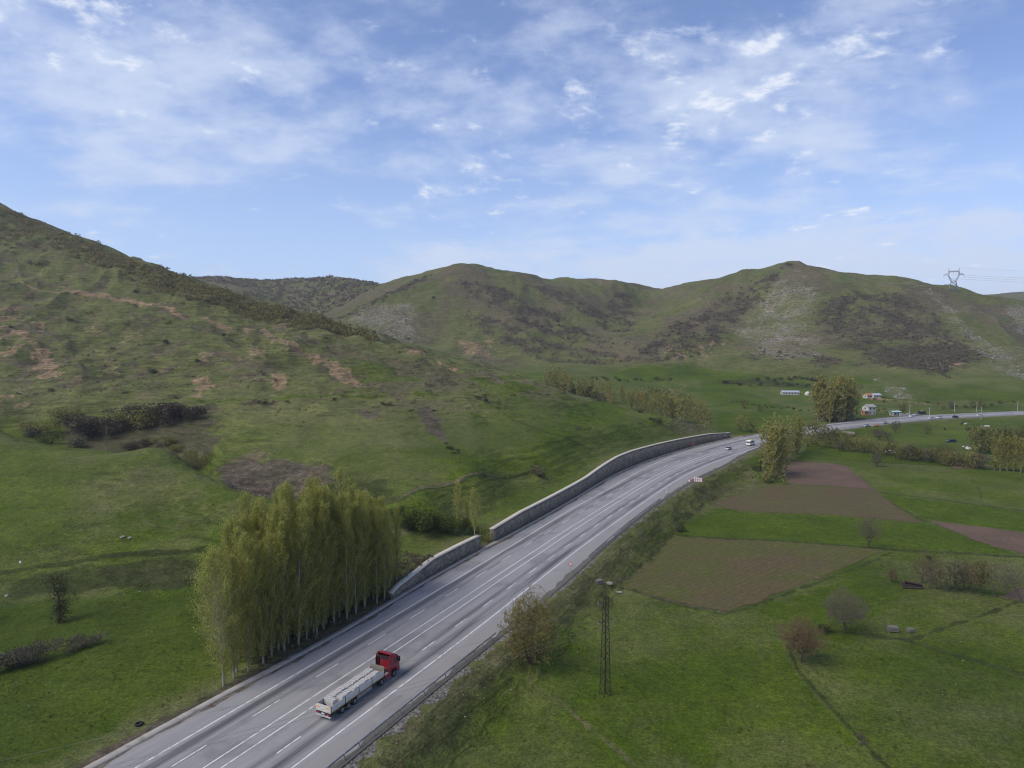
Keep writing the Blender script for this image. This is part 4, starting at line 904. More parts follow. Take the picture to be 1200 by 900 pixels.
# ---- brush that reads as one mass
def inside_poly(P, x, y):
    ins = np.zeros(x.shape, bool); dd = np.full(x.shape, 1e9)
    for a, b in zip(P, np.roll(P,-1,0)):
        c = (a[1] > y) != (b[1] > y); ins ^= c & (x < (b[0]-a[0])*(y-a[1])/(b[1]-a[1]+1e-12)+a[0])
        e = b-a; t_ = np.clip(((x-a[0])*e[0]+(y-a[1])*e[1])/(e@e), 0, 1); dd = np.minimum(dd, np.hypot(x-a[0]-t_*e[0], y-a[1]-t_*e[1]))
    return np.where(ins, -dd, dd)
def grid_at(A_, x, y):
    a = np.clip(np.round((x/y-gU[0])/(gU[1]-gU[0])).astype(int), 0, NU-1); b = np.clip(np.round((np.log(y)-gV[0])/(gV[1]-gV[0])).astype(int), 0, NV-1); return A_[b,a]
def clumps(name, X, Y, Rs, nq, ls, leaf, rng, flat=.6, sink=.15):
    Z = H(X, Y); n_ = len(X); d = rng.normal(size=(n_,nq,3)); d /= np.linalg.norm(d,axis=2)[...,None]; d *= rng.random((n_,nq,1))**.45
    P = np.stack([X,Y,Z],-1)[:,None]+d*(Rs[:,None,None])*np.array([1,1,flat])+np.array([0,0,1.])*(Rs[:,None,None])*(flat*.75-sink)
    lf = leaves(P.reshape(-1,3), 1., rng, .75); V = lf[0].reshape(-1,4,3); c = V.mean(1,keepdims=True); V = c+(V-c)*(np.repeat(Rs,nq)*ls)[:,None,None]
    return tag(link(name, leaf_mesh(name, (V.reshape(-1,3), lf[1], lf[2]), leaf)), kind='stuff')
rb = R_(77)
X = rb.uniform(-500,1200,90000); Y = rb.uniform(640,1400,90000); k = (np.abs(X/Y) < 1.0)&(grid_at(LAY['brush'],X,Y) > .25+.75*rb.random(90000)); X, Y = X[k][:5200], Y[k][:5200]
clumps('hillside_brush', X, Y, 1.0+2.6*rb.random(len(X))**2.5, 16, .55, LF_PURP, rb, .6)
P = hitsxy([(-60,222),(0,246),(50,264),(100,285),(150,304),(200,322),(250,339),(300,355),(350,369),(400,383),(440,396)]); Q = hitsxy([(-60,262),(0,284),(50,292),(100,308),(150,325),(200,345),(250,361),(300,374),(350,385),(400,392),(440,400)])
f = rb.random(2600)*10; i = f.astype(int); f -= i; i = np.minimum(i,9); w1 = (rb.random(2600)*1.06-.06)[:,None]; w1 = w1*(.75+.45*rb.random((2600,1)))
A1 = P[i]+(P[i+1]-P[i])*f[:,None]; B1 = Q[i]+(Q[i+1]-Q[i])*f[:,None]; XY = A1+(B1-A1)*w1
clumps('ridge_scrub', XY[:,0], XY[:,1], 1.2+2.4*rb.random(len(XY))**1.5, 34, .42, LF_BELT, rb, .75)
# low scrub on the near hill
X = rb.uniform(-760,300,60000); Y = rb.uniform(200,760,60000); k = (np.abs(X/Y) < 1.0)&(grid_at(near_hill,X,Y) > .5)&(grid_at(LAY['brush'],X,Y) > .3+.5*rb.random(60000)); X, Y = X[k][:4200], Y[k][:4200]
clumps('low_hill_scrub', X, Y, .5+1.1*rb.random(len(X))**2, 14, .55, LF_PURP, rb, .5)
X = rb.uniform(-760,300,90000); Y = rb.uniform(180,700,90000); k = (np.abs(X/Y) < 1.0)&(grid_at(droad,X,Y) > 12)&(grid_at(hill,X,Y)*(.35+.65*sstep(-.3,.4,fbm(X,Y,25,3,95))) > .25+.7*rb.random(90000)); X, Y = X[k][:9000], Y[k][:9000]
clumps('hill_tussocks', X, Y, .22+.55*rb.random(len(X))**2.5, 9, .7, LF_TUSS, rb, .55)
X = np.r_[rb.uniform(-20,150,42000), rb.uniform(-110,-25,26000)]; Y = np.r_[rb.uniform(76,185,42000), rb.uniform(76,190,26000)]; k = (np.abs(X/Y) < 1.0)&(grid_at(droad,X,Y) > 4)&(fbm(X,Y,7,4,97) > .75*rb.random(len(X))-.15)&(grid_at(np.maximum(LAY['soil'],LAY['gravel']),X,Y) < .4)
for PF in (F1,F2,F3,F4): k &= inside_poly(hitsxy(PF), X, Y) > .5
X, Y = X[k][:17000], Y[k][:17000]
clumps('meadow_tufts', X, Y, .07+.16*rb.random(len(X))**3, 6, .9, LF_TUFT, rb, .9)
# back range scrub
X = rb.uniform(-1000,-250,9000); Y = rb.uniform(1250,1850,9000); k = (X/Y > -.62)&(fbm(X,Y,160,3,91) > -.25); X, Y = X[k][:2600], Y[k][:2600]
clumps('back_range_scrub', X, Y, 3.0+4*rb.random(len(X)), 12, .6, LF_PURP, rb, .5)
# rough growth of the road bank
ss = rb.uniform(70, 330, 1500); dd = offPR(ss)+1.6+8.5*rb.random(1500)**1.2; q = road_pt(ss, dd); k = fbm(q[:,0],q[:,1],6,3,93) > -.2; q = q[k]
clumps('bank_scrub', q[:,0], q[:,1], .12+.36*rb.random(len(q))**3, 14, .5, LF_BROWN, rb, .7)
ss = rb.uniform(sA+6, sB+14, 900); dd = -13.9-rb.random(900)*11; q = road_pt(ss, dd)
clumps('stand_undergrowth', q[:,0], q[:,1], .3+.6*rb.random(900)**2, 14, .5, LF_PURP, rb, .7)
# ================================================================== road furniture and walls
for i, s in enumerate(np.arange(88.5-12.05*6, sE+20, 12.05)): line(s, s+4.8, -4.5, .17)
for i, s in enumerate(np.arange(96-10.3*6, sE+20, 10.3)): line(s, s+4.0, 4.6, .17)
for s in np.arange(sE+30, S1-20, 12.): line(s, s+4.8, -4.6, .17); line(s, s+4.8, 4.6, .17)
me = np_mesh('road_markings', np.array(vv), np.array(ff), M_PAINT); tag(link('road_markings', me), kind='structure')
def masonry():
    m, t = mat('rubble_masonry'); a = t.n('ShaderNodeAttribute'); a.attribute_name = 'along_up'
    q = t.n('ShaderNodeTexVoronoi'); q.feature = 'DISTANCE_TO_EDGE'; q.inputs['Scale'].default_value = 2.1; t.l(a.outputs['Vector'], q.inputs['Vector'])
    q2 = t.n('ShaderNodeTexVoronoi'); q2.inputs['Scale'].default_value = 2.1; t.l(a.outputs['Vector'], q2.inputs['Vector'])
    sep = t.n('ShaderNodeSeparateColor'); t.l(q2.outputs['Color'], sep.inputs[0])
    st = t.mix(sep.outputs[0], (.090,.080,.064), (.265,.232,.185)); st = t.mix(t.math('MULTIPLY', sep.outputs[1], .35), st, (.15,.115,.08))
    c = t.mix(t.remap(q.outputs['Distance'], .015, .06), (.20,.19,.175), st)
    c = t.mix(t.math('MULTIPLY', t.noise(t.pos(), .35, 5, .6, 0, .45, .75), .55), c, (.05,.052,.035))
    f = t.noise(t.pos(), 3, 4, .6); c = t.mix(1., c, t.mix(f, (.75,.75,.75), (1.25,1.25,1.25)), 'MULTIPLY')
    t.out(t.bsdf(c, .95, 0, .15, t.bump(q.outputs['Distance'], .7, .12))); return m
M_WALL = masonry()
M_CONC = plain('weathered_concrete', (.30,.285,.26), .9, 0, .28, .6, .15, (.12,.105,.085), .5)
M_COPE = plain('pale_coping_concrete', (.46,.43,.37), .9, 0, .2, .8)
M_CONCD = plain('dark_concrete', (.14,.135,.125), .9, 0, .3, 1.2)
def wall(name, sa, sb, label):
    n_ = int((sb-sa)/1.5)+1; ss = np.linspace(sa, sb, n_); h = np.interp(ss, _ws, _wh); o = offPL(ss)
    prof = [(0.,0.,-.5),(-.06,1.,0.),(-.95,1.,0.),(-.95,0.,-.5)]          # (across, share of height, plus)
    V = np.stack([road_pt(ss, o-.02+a-.05*h*f, h*f+c) for a, f, c in prof], 1).reshape(-1,3)
    F_ = [(4*i+j, 4*i+(j+1)%4, 4*i+4+(j+1)%4, 4*i+4+j) for i in range(n_-1) for j in range(4)]+[(0,3,2,1),(4*n_-4,4*n_-3,4*n_-2,4*n_-1)]
    me = np_mesh(name, V, np.array(F_), M_WALL); a = me.attributes.new('along_up','FLOAT_VECTOR','POINT')
    uvw = np.stack([np.stack([ss+(.9 if j > 1 else 0), h*f+c, 0*ss+(j > 1)*.9], -1) for j, (q, f, c) in enumerate(prof)], 1).reshape(-1,3); a.data.foreach_set('vector', uvw.astype(np.float32).ravel())
    w_ = tag(link(name, me), label, 'wall')
    pr = [(.12,0),(.12,.22),(-1.1,.22),(-1.1,0)]
    V = np.stack([road_pt(ss, o-.02-.05*h+a, h+c+.004) for a, c in pr], 1).reshape(-1,3)
    link('coping', np_mesh('coping', V, np.array([(4*i+j, 4*i+4+j, 4*i+4+(j+1)%4, 4*i+(j+1)%4) for i in range(n_-1) for j in range(4)]+[(0,1,2,3),(4*n_-1,4*n_-2,4*n_-3,4*n_-4)]), M_COPE), w_)
wall('stone_wall', W1a, W1b, 'short rubble stone retaining wall with pale coping, nearest the poplar stand')
wall('stone_wall', W2a, W2b, 'long curved rubble stone retaining wall running on to the road bend')
# concrete gutter along the left edge
ss = np.arange(S0, W2b+12, 1.5); n_ = len(ss); o = offPL(ss); wb = .10*fbm(ss*1., ss*0, 9, 3, 61)
V = np.stack([road_pt(ss, o+a+(wb if i in (2,3) else 0), z+0*ss) for i, (a, z) in enumerate([(.02,-.2),(.02,.16),(1.0,.10),(1.05,-.02)])], 1).reshape(-1,3)
tag(link('kerb', np_mesh('kerb', V, np.array([(4*i+j, 4*i+4+j, 4*i+5+j, 4*i+1+j) for i in range(n_-1) for j in range(3)]), M_CONC)), kind='structure')
M_DIRT = None
def roaddirt():
    m, t = mat('washed_out_dirt'); f = t.noise(t.pos(), .5, 6, .7); c = t.mix(t.remap(f,.35,.65), (.075,.058,.045), (.17,.15,.125)); t.out(t.bsdf(c, .95, 0, .1, t.bump(f,.5,.1))); return m
M_DIRT = roaddirt()
def vnoise(s, wl, sd): return fbm(s*1., s*0+sd, wl, 3, 63)
tag(road_strip('road_dirt', S0, W2b+20, lambda s: offPL(s)+.9, lambda s: offPL(s)+1.35+.75*np.clip(vnoise(s,14,1)+.5,0,1.4)+.4*vnoise(s,3,2), 3, .016, M_DIRT, 1.), kind='structure')
tag(road_strip('road_verge', 60, 430, lambda s: offPR(s)-.9-.5*vnoise(s,7,5)-.4*vnoise(s,2.5,6), lambda s: offPR(s)+.35, 3, .014, plain('gravel_verge', (.10,.097,.085), .95, 0, .4, 1.6), 1.), kind='structure')
# guard rails
M_GALV = plain('galvanised_steel', (.36,.37,.385), .5, .6, .2, 2, .4, (.17,.15,.13), 1.5)
M_POST = plain('rail_post_steel', (.30,.30,.31), .6, .4, .2, 2)
def guard(sa, sb, label, tilt=0.):
    o0 = empty('guard_rail', road_pt(np.array([sa]), offPR(np.array([sa]))-.45)[0])
    tag(o0, label, 'guard rail', 'guard rails on the right road edge'); base = Vector(o0.location)
    ss = np.arange(sa, sb+.01, 1.5); o = offPR(ss)-.45; pr = [(0,.50),(-.08,.56),(-.02,.65),(-.08,.74),(0,.80),(.02,.80),(.02,.50)]; k = len(pr)
    V = np.stack([road_pt(ss, o+a, z) for a, z in pr], 1).reshape(-1,3)-np.array(base)
    F_ = [(k*i+j, k*i+(j+1)%k, k*i+k+(j+1)%k, k*i+k+j) for i in range(len(ss)-1) for j in range(k)]
    link('beam', np_mesh('beam', V, np.array(F_), M_GALV), o0)
    pm = MB().box(-.06,.06,-.07,.07,-.5,.82).build('post', M_POST); pm.parent = o0; me_ = pm.data; first = True
    for s in np.arange(sa+.3, sb, max(2.8, (sb-sa)/95)):
        q = pm if first else link('post', me_, o0); first = False
        q.location = Vector(road_pt(np.array([s]), offPR(np.array([s]))-.33)[0])-base; q.rotation_euler.z = -math.radians(27)
guard(62, s_of(586,746)[0], 'steel guard rail along the near right edge of the road below the willow')
guard(s_of(690,655)[0], s_of(776,586)[0], 'steel guard rail above the bank farther along, beyond the warning sign')
# signs
M_RED = plain('sign_red', (.48,.03,.035), .5, 0, .1); M_WHT = plain('sign_white', (.72,.72,.72), .5, 0, .06); M_BLK = plain('sign_black', (.02,.02,.022), .6, 0, .1)
M_STEEL = plain('sign_pole_steel', (.32,.32,.33), .5, .5, .1); M_BLUE = plain('blue_paint', (.05,.09,.28), .5)
def tri_sign(x, y, rz, label, h=1.75, sz=1.05, z=0.):
    o = tag(empty('warning_sign', (x,y,z), rz), label, 'road sign')
    MB().bar((0,.05,-.2),(0,.05,h+sz*.7),.04,n=8).build('post', M_STEEL, o)
    T = lambda r: [(r*math.cos(a), h+sz*.32+r*math.sin(a)) for a in (math.pi/2, math.pi/2+2*math.pi/3, math.pi/2+4*math.pi/3)]
    f = MB().prism(T(sz*.60), -.005, .02, 'y').build('border', M_RED, o, .004)
    MB().prism(T(sz*.41), -.012, -.006, 'y').build('panel', M_WHT, o)
    MB().box(-.03*sz,.03*sz,-.017,-.0125,h+sz*.18,h+sz*.52).box(.031*sz,.12*sz,-.017,-.0125,h+sz*.26,h+sz*.32).box(-.11*sz,-.031*sz,-.017,-.0125,h+sz*.18,h+sz*.23).build('symbol', M_BLK, o)
    return o
def edge_pt(px, py, dd=0.): s, d = s_of(px, py); q = road_pt(np.array([s]), np.array([d+dd]))[0]; return q[0], q[1]
face = -math.radians(16)
x, y = edge_pt(668.5,672); tri_sign(x, y, face, 'red bordered triangular warning sign on the right road edge, nearest the camera')
x, y = edge_pt(807.5,570); tri_sign(x, y, -math.radians(25), 'triangular warning sign just left of the red and white board', 1.6, 1.3)
x, y = edge_pt(889.5,510); tri_sign(x, y, math.radians(150), 'small triangular sign at the road bend under the valley poplars', 1.6, 1.2)
x, y = edge_pt(809,524.2,1.0); tri_sign(x, y, math.radians(150), 'small triangular sign in front of the long stone wall', 1.5, 1.1)
x, y = edge_pt(816.5,571,.4); o = tag(empty('direction_board', (x,y,0), -math.radians(25)), 'red and white direction board on a post at the right road edge', 'road sign')
MB().bar((0,.06,-.3),(0,.06,3.4),.07,n=8).build('post', M_STEEL, o)
for z0, sgn in ((2.75,1),(2.0,1)):
    p_ = MB().prism([(-1.3,z0),(1.05,z0),(1.5,z0+.3),(1.05,z0+.6),(-1.3,z0+.6)], 0, .03, 'y').build('panel', M_WHT, o, .004)
    m_ = MB()
    for k in range(3): m_.prism([(-1.15+.72*k,z0+.08),(-.8+.72*k,z0+.08),(-.55+.72*k,z0+.3),(-.8+.72*k,z0+.52),(-1.15+.72*k,z0+.52),(-.9+.72*k,z0+.3)], -.006, -.002, 'y')
    m_.build('chevron', M_RED, p_)
x, y = edge_pt(780,577,.2); MBp = MB().bar((0,0,-.3),(0,0,1.4),.06,n=8).bar((0,0,1.4),(0,0,1.45),.06,.02,n=8); o = MBp.build('marker_post', M_WHT); o.location = (x,y,0); tag(o, 'thin pale marker post on the right road edge before the direction board', 'post')
MB().bar((0,0,1.05),(0,0,1.25),.064,n=8).build('reflector', M_RED, o)
# ================================================================== fields
def soilmat(name, c0, c1, ang, row, green=None, ga=.5, depth=.5):
    m, t = mat(name); P = t.pos(); mp = t.n('ShaderNodeMapping'); mp.inputs['Rotation'].default_value = (0,0,ang); t.l(P, mp.inputs[0])
    wv = t.n('ShaderNodeTexWave'); wv.wave_type = 'BANDS'; wv.bands_direction = 'X'; wv.inputs['Scale'].default_value = .314/row; wv.inputs['Distortion'].default_value = 1.2; wv.inputs['Detail'].default_value = 2; wv.inputs['Detail Scale'].default_value = .3; t.l(mp.outputs[0], wv.inputs['Vector'])
    f = t.noise(P, 1.4, 6, .7); l_ = t.noise(P, .07, 4, .6)
    c = t.mix(t.remap(f,.3,.7), c0, c1); c = t.mix(t.math('MULTIPLY', wv.outputs['Fac'], depth), c, [q*.55 for q in c0])
    if green: c = t.mix(t.math('MULTIPLY', t.math('MULTIPLY', t.remap(t.noise(P,.9,5,.7),.36,.54), t.remap(l_,.3,.6)), ga), c, green)
    c = t.mix(1., c, t.mix(t.remap(l_,.3,.7), (.88,.88,.88), (1.12,1.1,1.1)), 'MULTIPLY')
    t.out(t.bsdf(c, .98, 0, .05, t.bump(t.math('ADD', wv.outputs['Fac'], f), .6, .15))); return m
inside = inside_poly
def field(pts, m, step, name='ploughed_field', wob=.9):
    P = hitsxy(pts); lo, hi = P.min(0)-2, P.max(0)+2; gx, gy = np.arange(lo[0],hi[0],step), np.arange(lo[1],hi[1],step); X, Y = np.meshgrid(gx, gy)
    cx, cy = X[:-1,:-1]+step/2, Y[:-1,:-1]+step/2; k = inside(P, cx, cy)+wob*fbm(cx,cy,5,4,71) < 0
    i = np.arange(X.size).reshape(X.shape); Fq = np.stack([i[:-1,:-1],i[:-1,1:],i[1:,1:],i[1:,:-1]],-1)[k]
    V = np.stack([X,Y,H(X,Y)+.07],-1).reshape(-1,3); V, Fq = clean(V, Fq); tag(link(name, np_mesh(name, V, Fq, m, smooth=True)), kind='structure')
field(F1, soilmat('sprouting_ploughland', (.080,.064,.034), (.135,.108,.062), math.radians(48), 1.5, (.066,.078,.022), 1., .12), .45)
field(F2, soilmat('stubble_ploughland', (.088,.068,.040), (.140,.110,.066), math.radians(60), 2.0, (.065,.074,.028), .8, .2), .7)
PL3 = soilmat('bare_brown_soil', (.105,.076,.056), (.145,.106,.082), math.radians(75), .8, None, 0, .25)
field(F3, PL3, .8); field(F4, PL3, .6); field(F5, PL3, .9); field(F6, PL3, .6)
# ================================================================== lattice pole and wires
M_LAT = plain('rusty_lattice_steel', (.034,.029,.026), .8, .3, .3, 1.5)
M_GLASS = plain('insulator_glass', (.15,.17,.165), .3, 0, .1); M_WIRE = plain('bare_wire', (.20,.19,.18), .6, .5, .1)
bx_, by_, bz_ = hit(709,815)
o = tag(empty('lattice_pole', (bx_,by_,bz_-.2), math.radians(33)), 'dark rusty lattice power pole standing in the meadow right of the road', 'power pole')
HP = 15.7; w0, w1 = .58, .27
mb = MB(); br = MB(); wd = lambda z: w0+(w1-w0)*z/HP
cn = [(1,1),(1,-1),(-1,-1),(-1,1)]
for a, b in cn: mb.bar((a*w0,b*w0,0),(a*w1,b*w1,HP),.075,.055)
nz_ = 16; zs = [HP*(1-(1-i/nz_)**1.1) for i in range(nz_+1)]
for i in range(nz_):
    for j in range(4):
        a, b = cn[j], cn[(j+1)%4]
        if i % 2: a, b = b, a
        br.bar((a[0]*wd(zs[i]),a[1]*wd(zs[i]),zs[i]),(b[0]*wd(zs[i+1]),b[1]*wd(zs[i+1]),zs[i+1]),.05)
mb.build('legs', M_LAT, o); br.build('bracing', M_LAT, o)
MB().box(-.78,.78,-.78,.78,-.4,.12).build('footing', M_CONCD, o, .05)
arms = [(1, 14.3), (-1, 12.6), (1, 11.2)]
tips = []
for sd, z in arms:
    a = MB().bar((0,.3*0,z+.35),(0,sd*1.75,z),.05).bar((0,.25*sd,z-.35),(0,sd*1.75,z),.05).bar((0,sd*.9,z+.15),(0,sd*.9,z-.15),.03).build('crossarm', M_LAT, o)
    ins = MB()
    for k in range(6): ins.bar((0,sd*1.75,z-.08-.12*k),(0,sd*1.75,z-.16-.12*k),.12,.05,n=8)
    ins.bar((0,sd*1.75,z+.1),(0,sd*1.75,z-.85),.025).build('insulator', M_GLASS, a); tips.append(Vector((0,sd*1.75,z-.85)))
MB().bar((0,0,HP-.1),(0,0,HP+.5),.04).bar((-.36,-.36,HP-.05),(.36,.36,HP-.05),.04).build('pole_cap', M_LAT, o)
Mw = Matrix.Translation(o.location)@Matrix.Rotation(math.radians(33),4,'Z')
def wire(a, b, sag, r, n=40):
    a, b = Vector(a), Vector(b); P = [a.lerp(b, i/n)-Vector((0,0,4*sag*(i/n)*(1-i/n))) for i in range(n+1)]
    V, Fc = tubes([(P[i],P[i+1],r,r) for i in range(n)], 4); return V, Fc
for k, tp in enumerate(tips):
    a = Mw@tp; b = a+Vector((-86,-56,3.2)); V, Fc = wire(a, b, 1.6, .014)
    tag(link('power_line', np_mesh('power_line', V, Fc, M_WIRE)), ['power line from the upper right arm of the lattice pole across the road','power line from the left arm of the lattice pole across the road','power line from the lower right arm of the lattice pole across the road'][k], 'power line', 'power lines of the lattice pole')
# ---- transmission tower on the skyline
M_TOW = plain('grey_tower_steel', (.20,.21,.23), .6, .5, .1)
tx, ty, tz = hit(1117,341, 900)
def tower(x, y, z, label):
    o = tag(empty('transmission_tower', (x,y,z-1), math.radians(-28)), label, 'transmission tower')
    W = lambda zz: 6.6+(2.9-6.6)*min(zz,14)/14
    lg, bc = MB(), MB()
    for a, b in cn: lg.bar((a*6.6,b*6.6*.7,0),(a*2.9,b*2.,14),.46,.40)
    zz = [0,5,9.5,14]
    for i in range(3):
        for j in range(4):
            a, b = cn[j], cn[(j+1)%4]; A_ = lambda c,q: (c[0]*W(q),c[1]*W(q)*.7,q)
            bc.bar(A_(a,zz[i]),A_(b,zz[i+1]),0.20); bc.bar(A_(b,zz[i]),A_(a,zz[i+1]),0.20); bc.bar(A_(a,zz[i+1]),A_(b,zz[i+1]),0.20)
    lg.build('legs', M_TOW, o); bc.build('bracing', M_TOW, o)
    hd = MB()
    for b in (-1.2,1.2):
        for a in (-1,1):
            hd.bar((a*2.9,b*1.6,14),(a*7.4,b,24.5),0.25); hd.bar((a*1.2,b,14.5),(a*6.,b,23.5),0.17); hd.bar((a*7.4,b,24.5),(a*6.3,b,30),0.25); hd.bar((a*6.,b,23.5),(a*5.4,b,29),0.15)
            for i in range(5):
                f, f2 = i/5, (i+1)/5; hd.bar((a*(2.9+4.5*f),b,14+10.5*f),(a*(1.2+4.8*f2),b,14.5+9*f2),0.11)
            hd.bar((a*2.9,b,14),(-a*1.5,b,17.8),0.12)
        hd.bar((-6.3,b,30),(6.3,b,30),0.25); hd.bar((-5.4,b,28.8),(5.4,b,28.8),0.19)
        for i in range(8): hd.bar((-6+1.5*i,b,28.8+1.2*(i%2)),(-4.5+1.5*i,b,28.8+1.2*((i+1)%2)),0.11)
    hd.build('head_frame', M_TOW, o)
    for a in (-1,1):
        MB().bar((a*6.3,-.8,30),(a*6.6,0,34),0.27).bar((a*6.3,.8,30),(a*6.6,0,34),0.27).build('peak', M_TOW, o)
        c = MB().bar((a*7.3,-1,24.8),(a*12.6,0,24.6),0.31).bar((a*7.3,1,24.8),(a*12.6,0,24.6),0.31).bar((a*7.3,0,27),(a*12.6,0,24.6),0.27).build('crossarm', M_TOW, o)
        MB().bar((a*12.4,0,24.6),(a*12.4,0,20.8),.16,n=6).build('insulator', M_GLASS, c)
    MB().bar((0,0,28.8),(0,0,25),.16,n=6).build('insulator', M_GLASS, o)
    return o
to = tower(tx, ty, tz, 'grey lattice transmission tower with a cat head top on the right skyline')
Tm = Matrix.Translation(to.location)@Matrix.Rotation(math.radians(-28),4,'Z')
for k, lp in enumerate([(12.4,0,20.8),(-12.4,0,20.8),(0,0,25),(6.6,0,34)]):
    a = Tm@Vector(lp); V, Fc = wire(a, a+Vector((330,-160,-8-4*(k==1))), 9, .085 if k < 3 else .05)
    tag(link('power_line', np_mesh('power_line', V, Fc, M_TOW)), ['high voltage line hanging from the right arm of the transmission tower','high voltage line hanging from the left arm of the transmission tower','high voltage line hanging from the middle of the transmission tower','thin earth wire from the right peak of the transmission tower'][k], 'power line', 'high voltage lines of the transmission tower')
px_, py_, pz_ = hit(374,331,1300)
o = tag(empty('power_mast', (px_,py_,pz_-.5)), 'tiny mast with a crossbar on the far left skyline', 'mast')
MB().bar((-1.2,0,0),(-.5,0,12),.22).bar((1.2,0,0),(.5,0,12),.22).bar((-1,0,3),(.7,0,9),.12).bar((1,0,3),(-.7,0,9),.12).build('legs', M_TOW, o)
MB().bar((-2.4,0,15.5),(2.4,0,15.5),.25).bar((-.5,0,12),(-2.2,0,15.5),.2).bar((.5,0,12),(2.2,0,15.5),.2).build('crossarm', M_TOW, o)
# ================================================================== the flatbed truck
def paintm(name, col, rough=.35, dirt=.35):
    m, t = mat(name); f = t.noise(t.obj(), 1.3, 5, .65); z = t.n('ShaderNodeSeparateXYZ'); t.l(t.obj(), z.inputs[0])
    lowd = t.remap(z.outputs[2], 1.6, .3)
    c = t.mix(t.math('MULTIPLY', t.math('MAXIMUM', t.remap(f,.5,.8), lowd), dirt), col, (.12,.105,.09)); t.out(t.bsdf(c, rough, 0, .5)); return m
T_RED = paintm('red_cab_paint', (.23,.008,.022), .3, .35); T_GREY = paintm('pale_grey_dropside', (.50,.485,.45), .6, .4); T_DK = plain('black_chassis', (.018,.018,.02), .6, 0, .3)
T_TYRE = plain('tyre_rubber', (.016,.016,.017), .9, 0, .25); T_RIM = plain('wheel_rim', (.16,.16,.17), .6, .2, .2); T_GLS = plain('dark_glass', (.012,.014,.018), .12, 0, .05, 2, .6)
T_ORA = plain('orange_reflector', (.75,.30,.03), .5, 0, .1); T_LAMP = plain('red_tail_lamp', (.30,.02,.02), .3); T_SILV = plain('aluminium', (.55,.55,.56), .4, .5, .1); T_YEL = plain('yellow_stripe', (.55,.40,.06), .5)
T_BLK = plain('concrete_block', (.47,.465,.45), .9, 0, .18, 3); T_HOLE = plain('block_core_shade', (.035,.034,.033), .95)
def wheel(parent, x, y, r, w_, dual=False):
    o = MB().bar((0,-w_/2,0),(0,w_/2,0),r,n=24).build('wheel', T_TYRE, parent, .03); o.location = (x,y,r)
    sd = 1 if y > 0 else -1
    MB().bar((0,sd*(w_/2-.06),0),(0,sd*(w_/2+.012),0),r*.58,r*.52,n=20).bar((0,sd*w_/2,0),(0,sd*(w_/2+.06),0),r*.2,r*.15,n=12).build('rim', T_RIM, o)
    return o
s_t, d_t = 104.1, 4.53
q0 = road_pt(np.array([s_t]), np.array([d_t]))[0]; q1 = road_pt(np.array([s_t+13]), np.array([d_t+.05]))[0]
rzt = math.atan2(q1[1]-q0[1], q1[0]-q0[0])
tr = tag(empty('flatbed_truck', (q0[0],q0[1],.012), rzt), 'red cabbed articulated flatbed truck loaded with grey concrete blocks', 'truck')
# trailer
MB().box(.25,11.5,-1.22,1.22,1.12,1.27).box(.1,11.6,-1.26,1.26,1.02,1.118).build('bed', T_DK, tr, .01)
MB().box(.5,11.2,-.62,-.42,.70,1.0).box(.5,11.2,.42,.62,.70,1.0).box(1.2,1.4,-.41,.41,.75,.95).box(5.,5.2,-.41,.41,.75,.95).box(8.4,8.6,-.41,.41,.75,.95).build('chassis', T_DK, tr)
xs = [.18,3.0,5.82,8.64,11.42]
for sd in (-1,1):
    for i in range(4):
        m_ = MB().box(xs[i]+.06,xs[i+1]-.06,sd*1.24-.025,sd*1.24+.025,1.24,2.02)
        for k in range(3): m_.box(xs[i]+.06,xs[i+1]-.06,sd*1.267-.006,sd*1.267+.006,1.30+.25*k,1.42+.25*k)
        m_.build('side_panel', T_GREY, tr, .006)
    for x_ in xs: MB().box(x_-.055,x_+.055,sd*1.24-.05,sd*1.24+.05,1.1,2.06).build('stanchion', T_DK, tr, .008)
    MB().box(.15,11.5,sd*1.272-.008,sd*1.272+.008,1.15,1.21).build('marker_stripe', T_YEL, tr)
    MB().box(5.5,8.7,sd*1.18-.02,sd*1.18+.02,.50,.58).box(5.5,8.7,sd*1.18-.02,sd*1.18+.02,.68,.76).box(5.5,8.7,sd*1.18-.02,sd*1.18+.02,.86,.94).box(6.,6.08,sd*1.14-.02,sd*1.14+.02,.48,1.1).box(8.1,8.18,sd*1.14-.02,sd*1.14+.02,.48,1.1).build('side_guard', T_SILV, tr)
MB().box(5.45,6.6,-1.12,-.66,.42,1.02).build('tool_box', T_DK, tr, .02)
tg_ = MB().box(.10,.16,-1.25,1.25,1.12,2.04).box(.085,.105,-1.25,1.25,1.96,2.05).box(.085,.105,-1.25,1.25,1.12,1.2).build('tailgate', T_GREY, tr, .006)
for y_ in (-.82,.82): MB().box(.062,.083,y_-.28,y_+.28,1.62,1.76).build('reflector_plate', T_ORA, tg_)
rb_ = MB().box(.0,.14,-1.24,1.24,.48,.66).box(.1,.2,-.7,-.6,.6,1.05).box(.1,.2,.6,.7,.6,1.05).build('rear_bumper', T_SILV, tr, .01)
MB().box(.05,.15,-1.22,1.22,.80,1.06).build('light_bar', T_DK, tr)
for y_ in (-.95,.95): MB().box(.02,.048,y_-.2,y_+.2,.84,1.0).build('tail_lamp', T_LAMP, tr)
MB().box(.02,.048,-.26,.26,.86,.98).build('number_plate', M_WHT, tr)
MB().box(11.42,11.52,-1.25,1.25,1.12,2.55).build('headboard', plain('headboard_grey', (.19,.18,.15), .7), tr, .01)
for x_ in (2.45,3.72,5.0-.02):
    for y_ in (-1.02,1.02): wheel(tr, x_, y_, .50, .40)
    MB().bar((x_,-.9,.5),(x_,.9,.5),.08,n=8).build('axle', T_DK, tr)
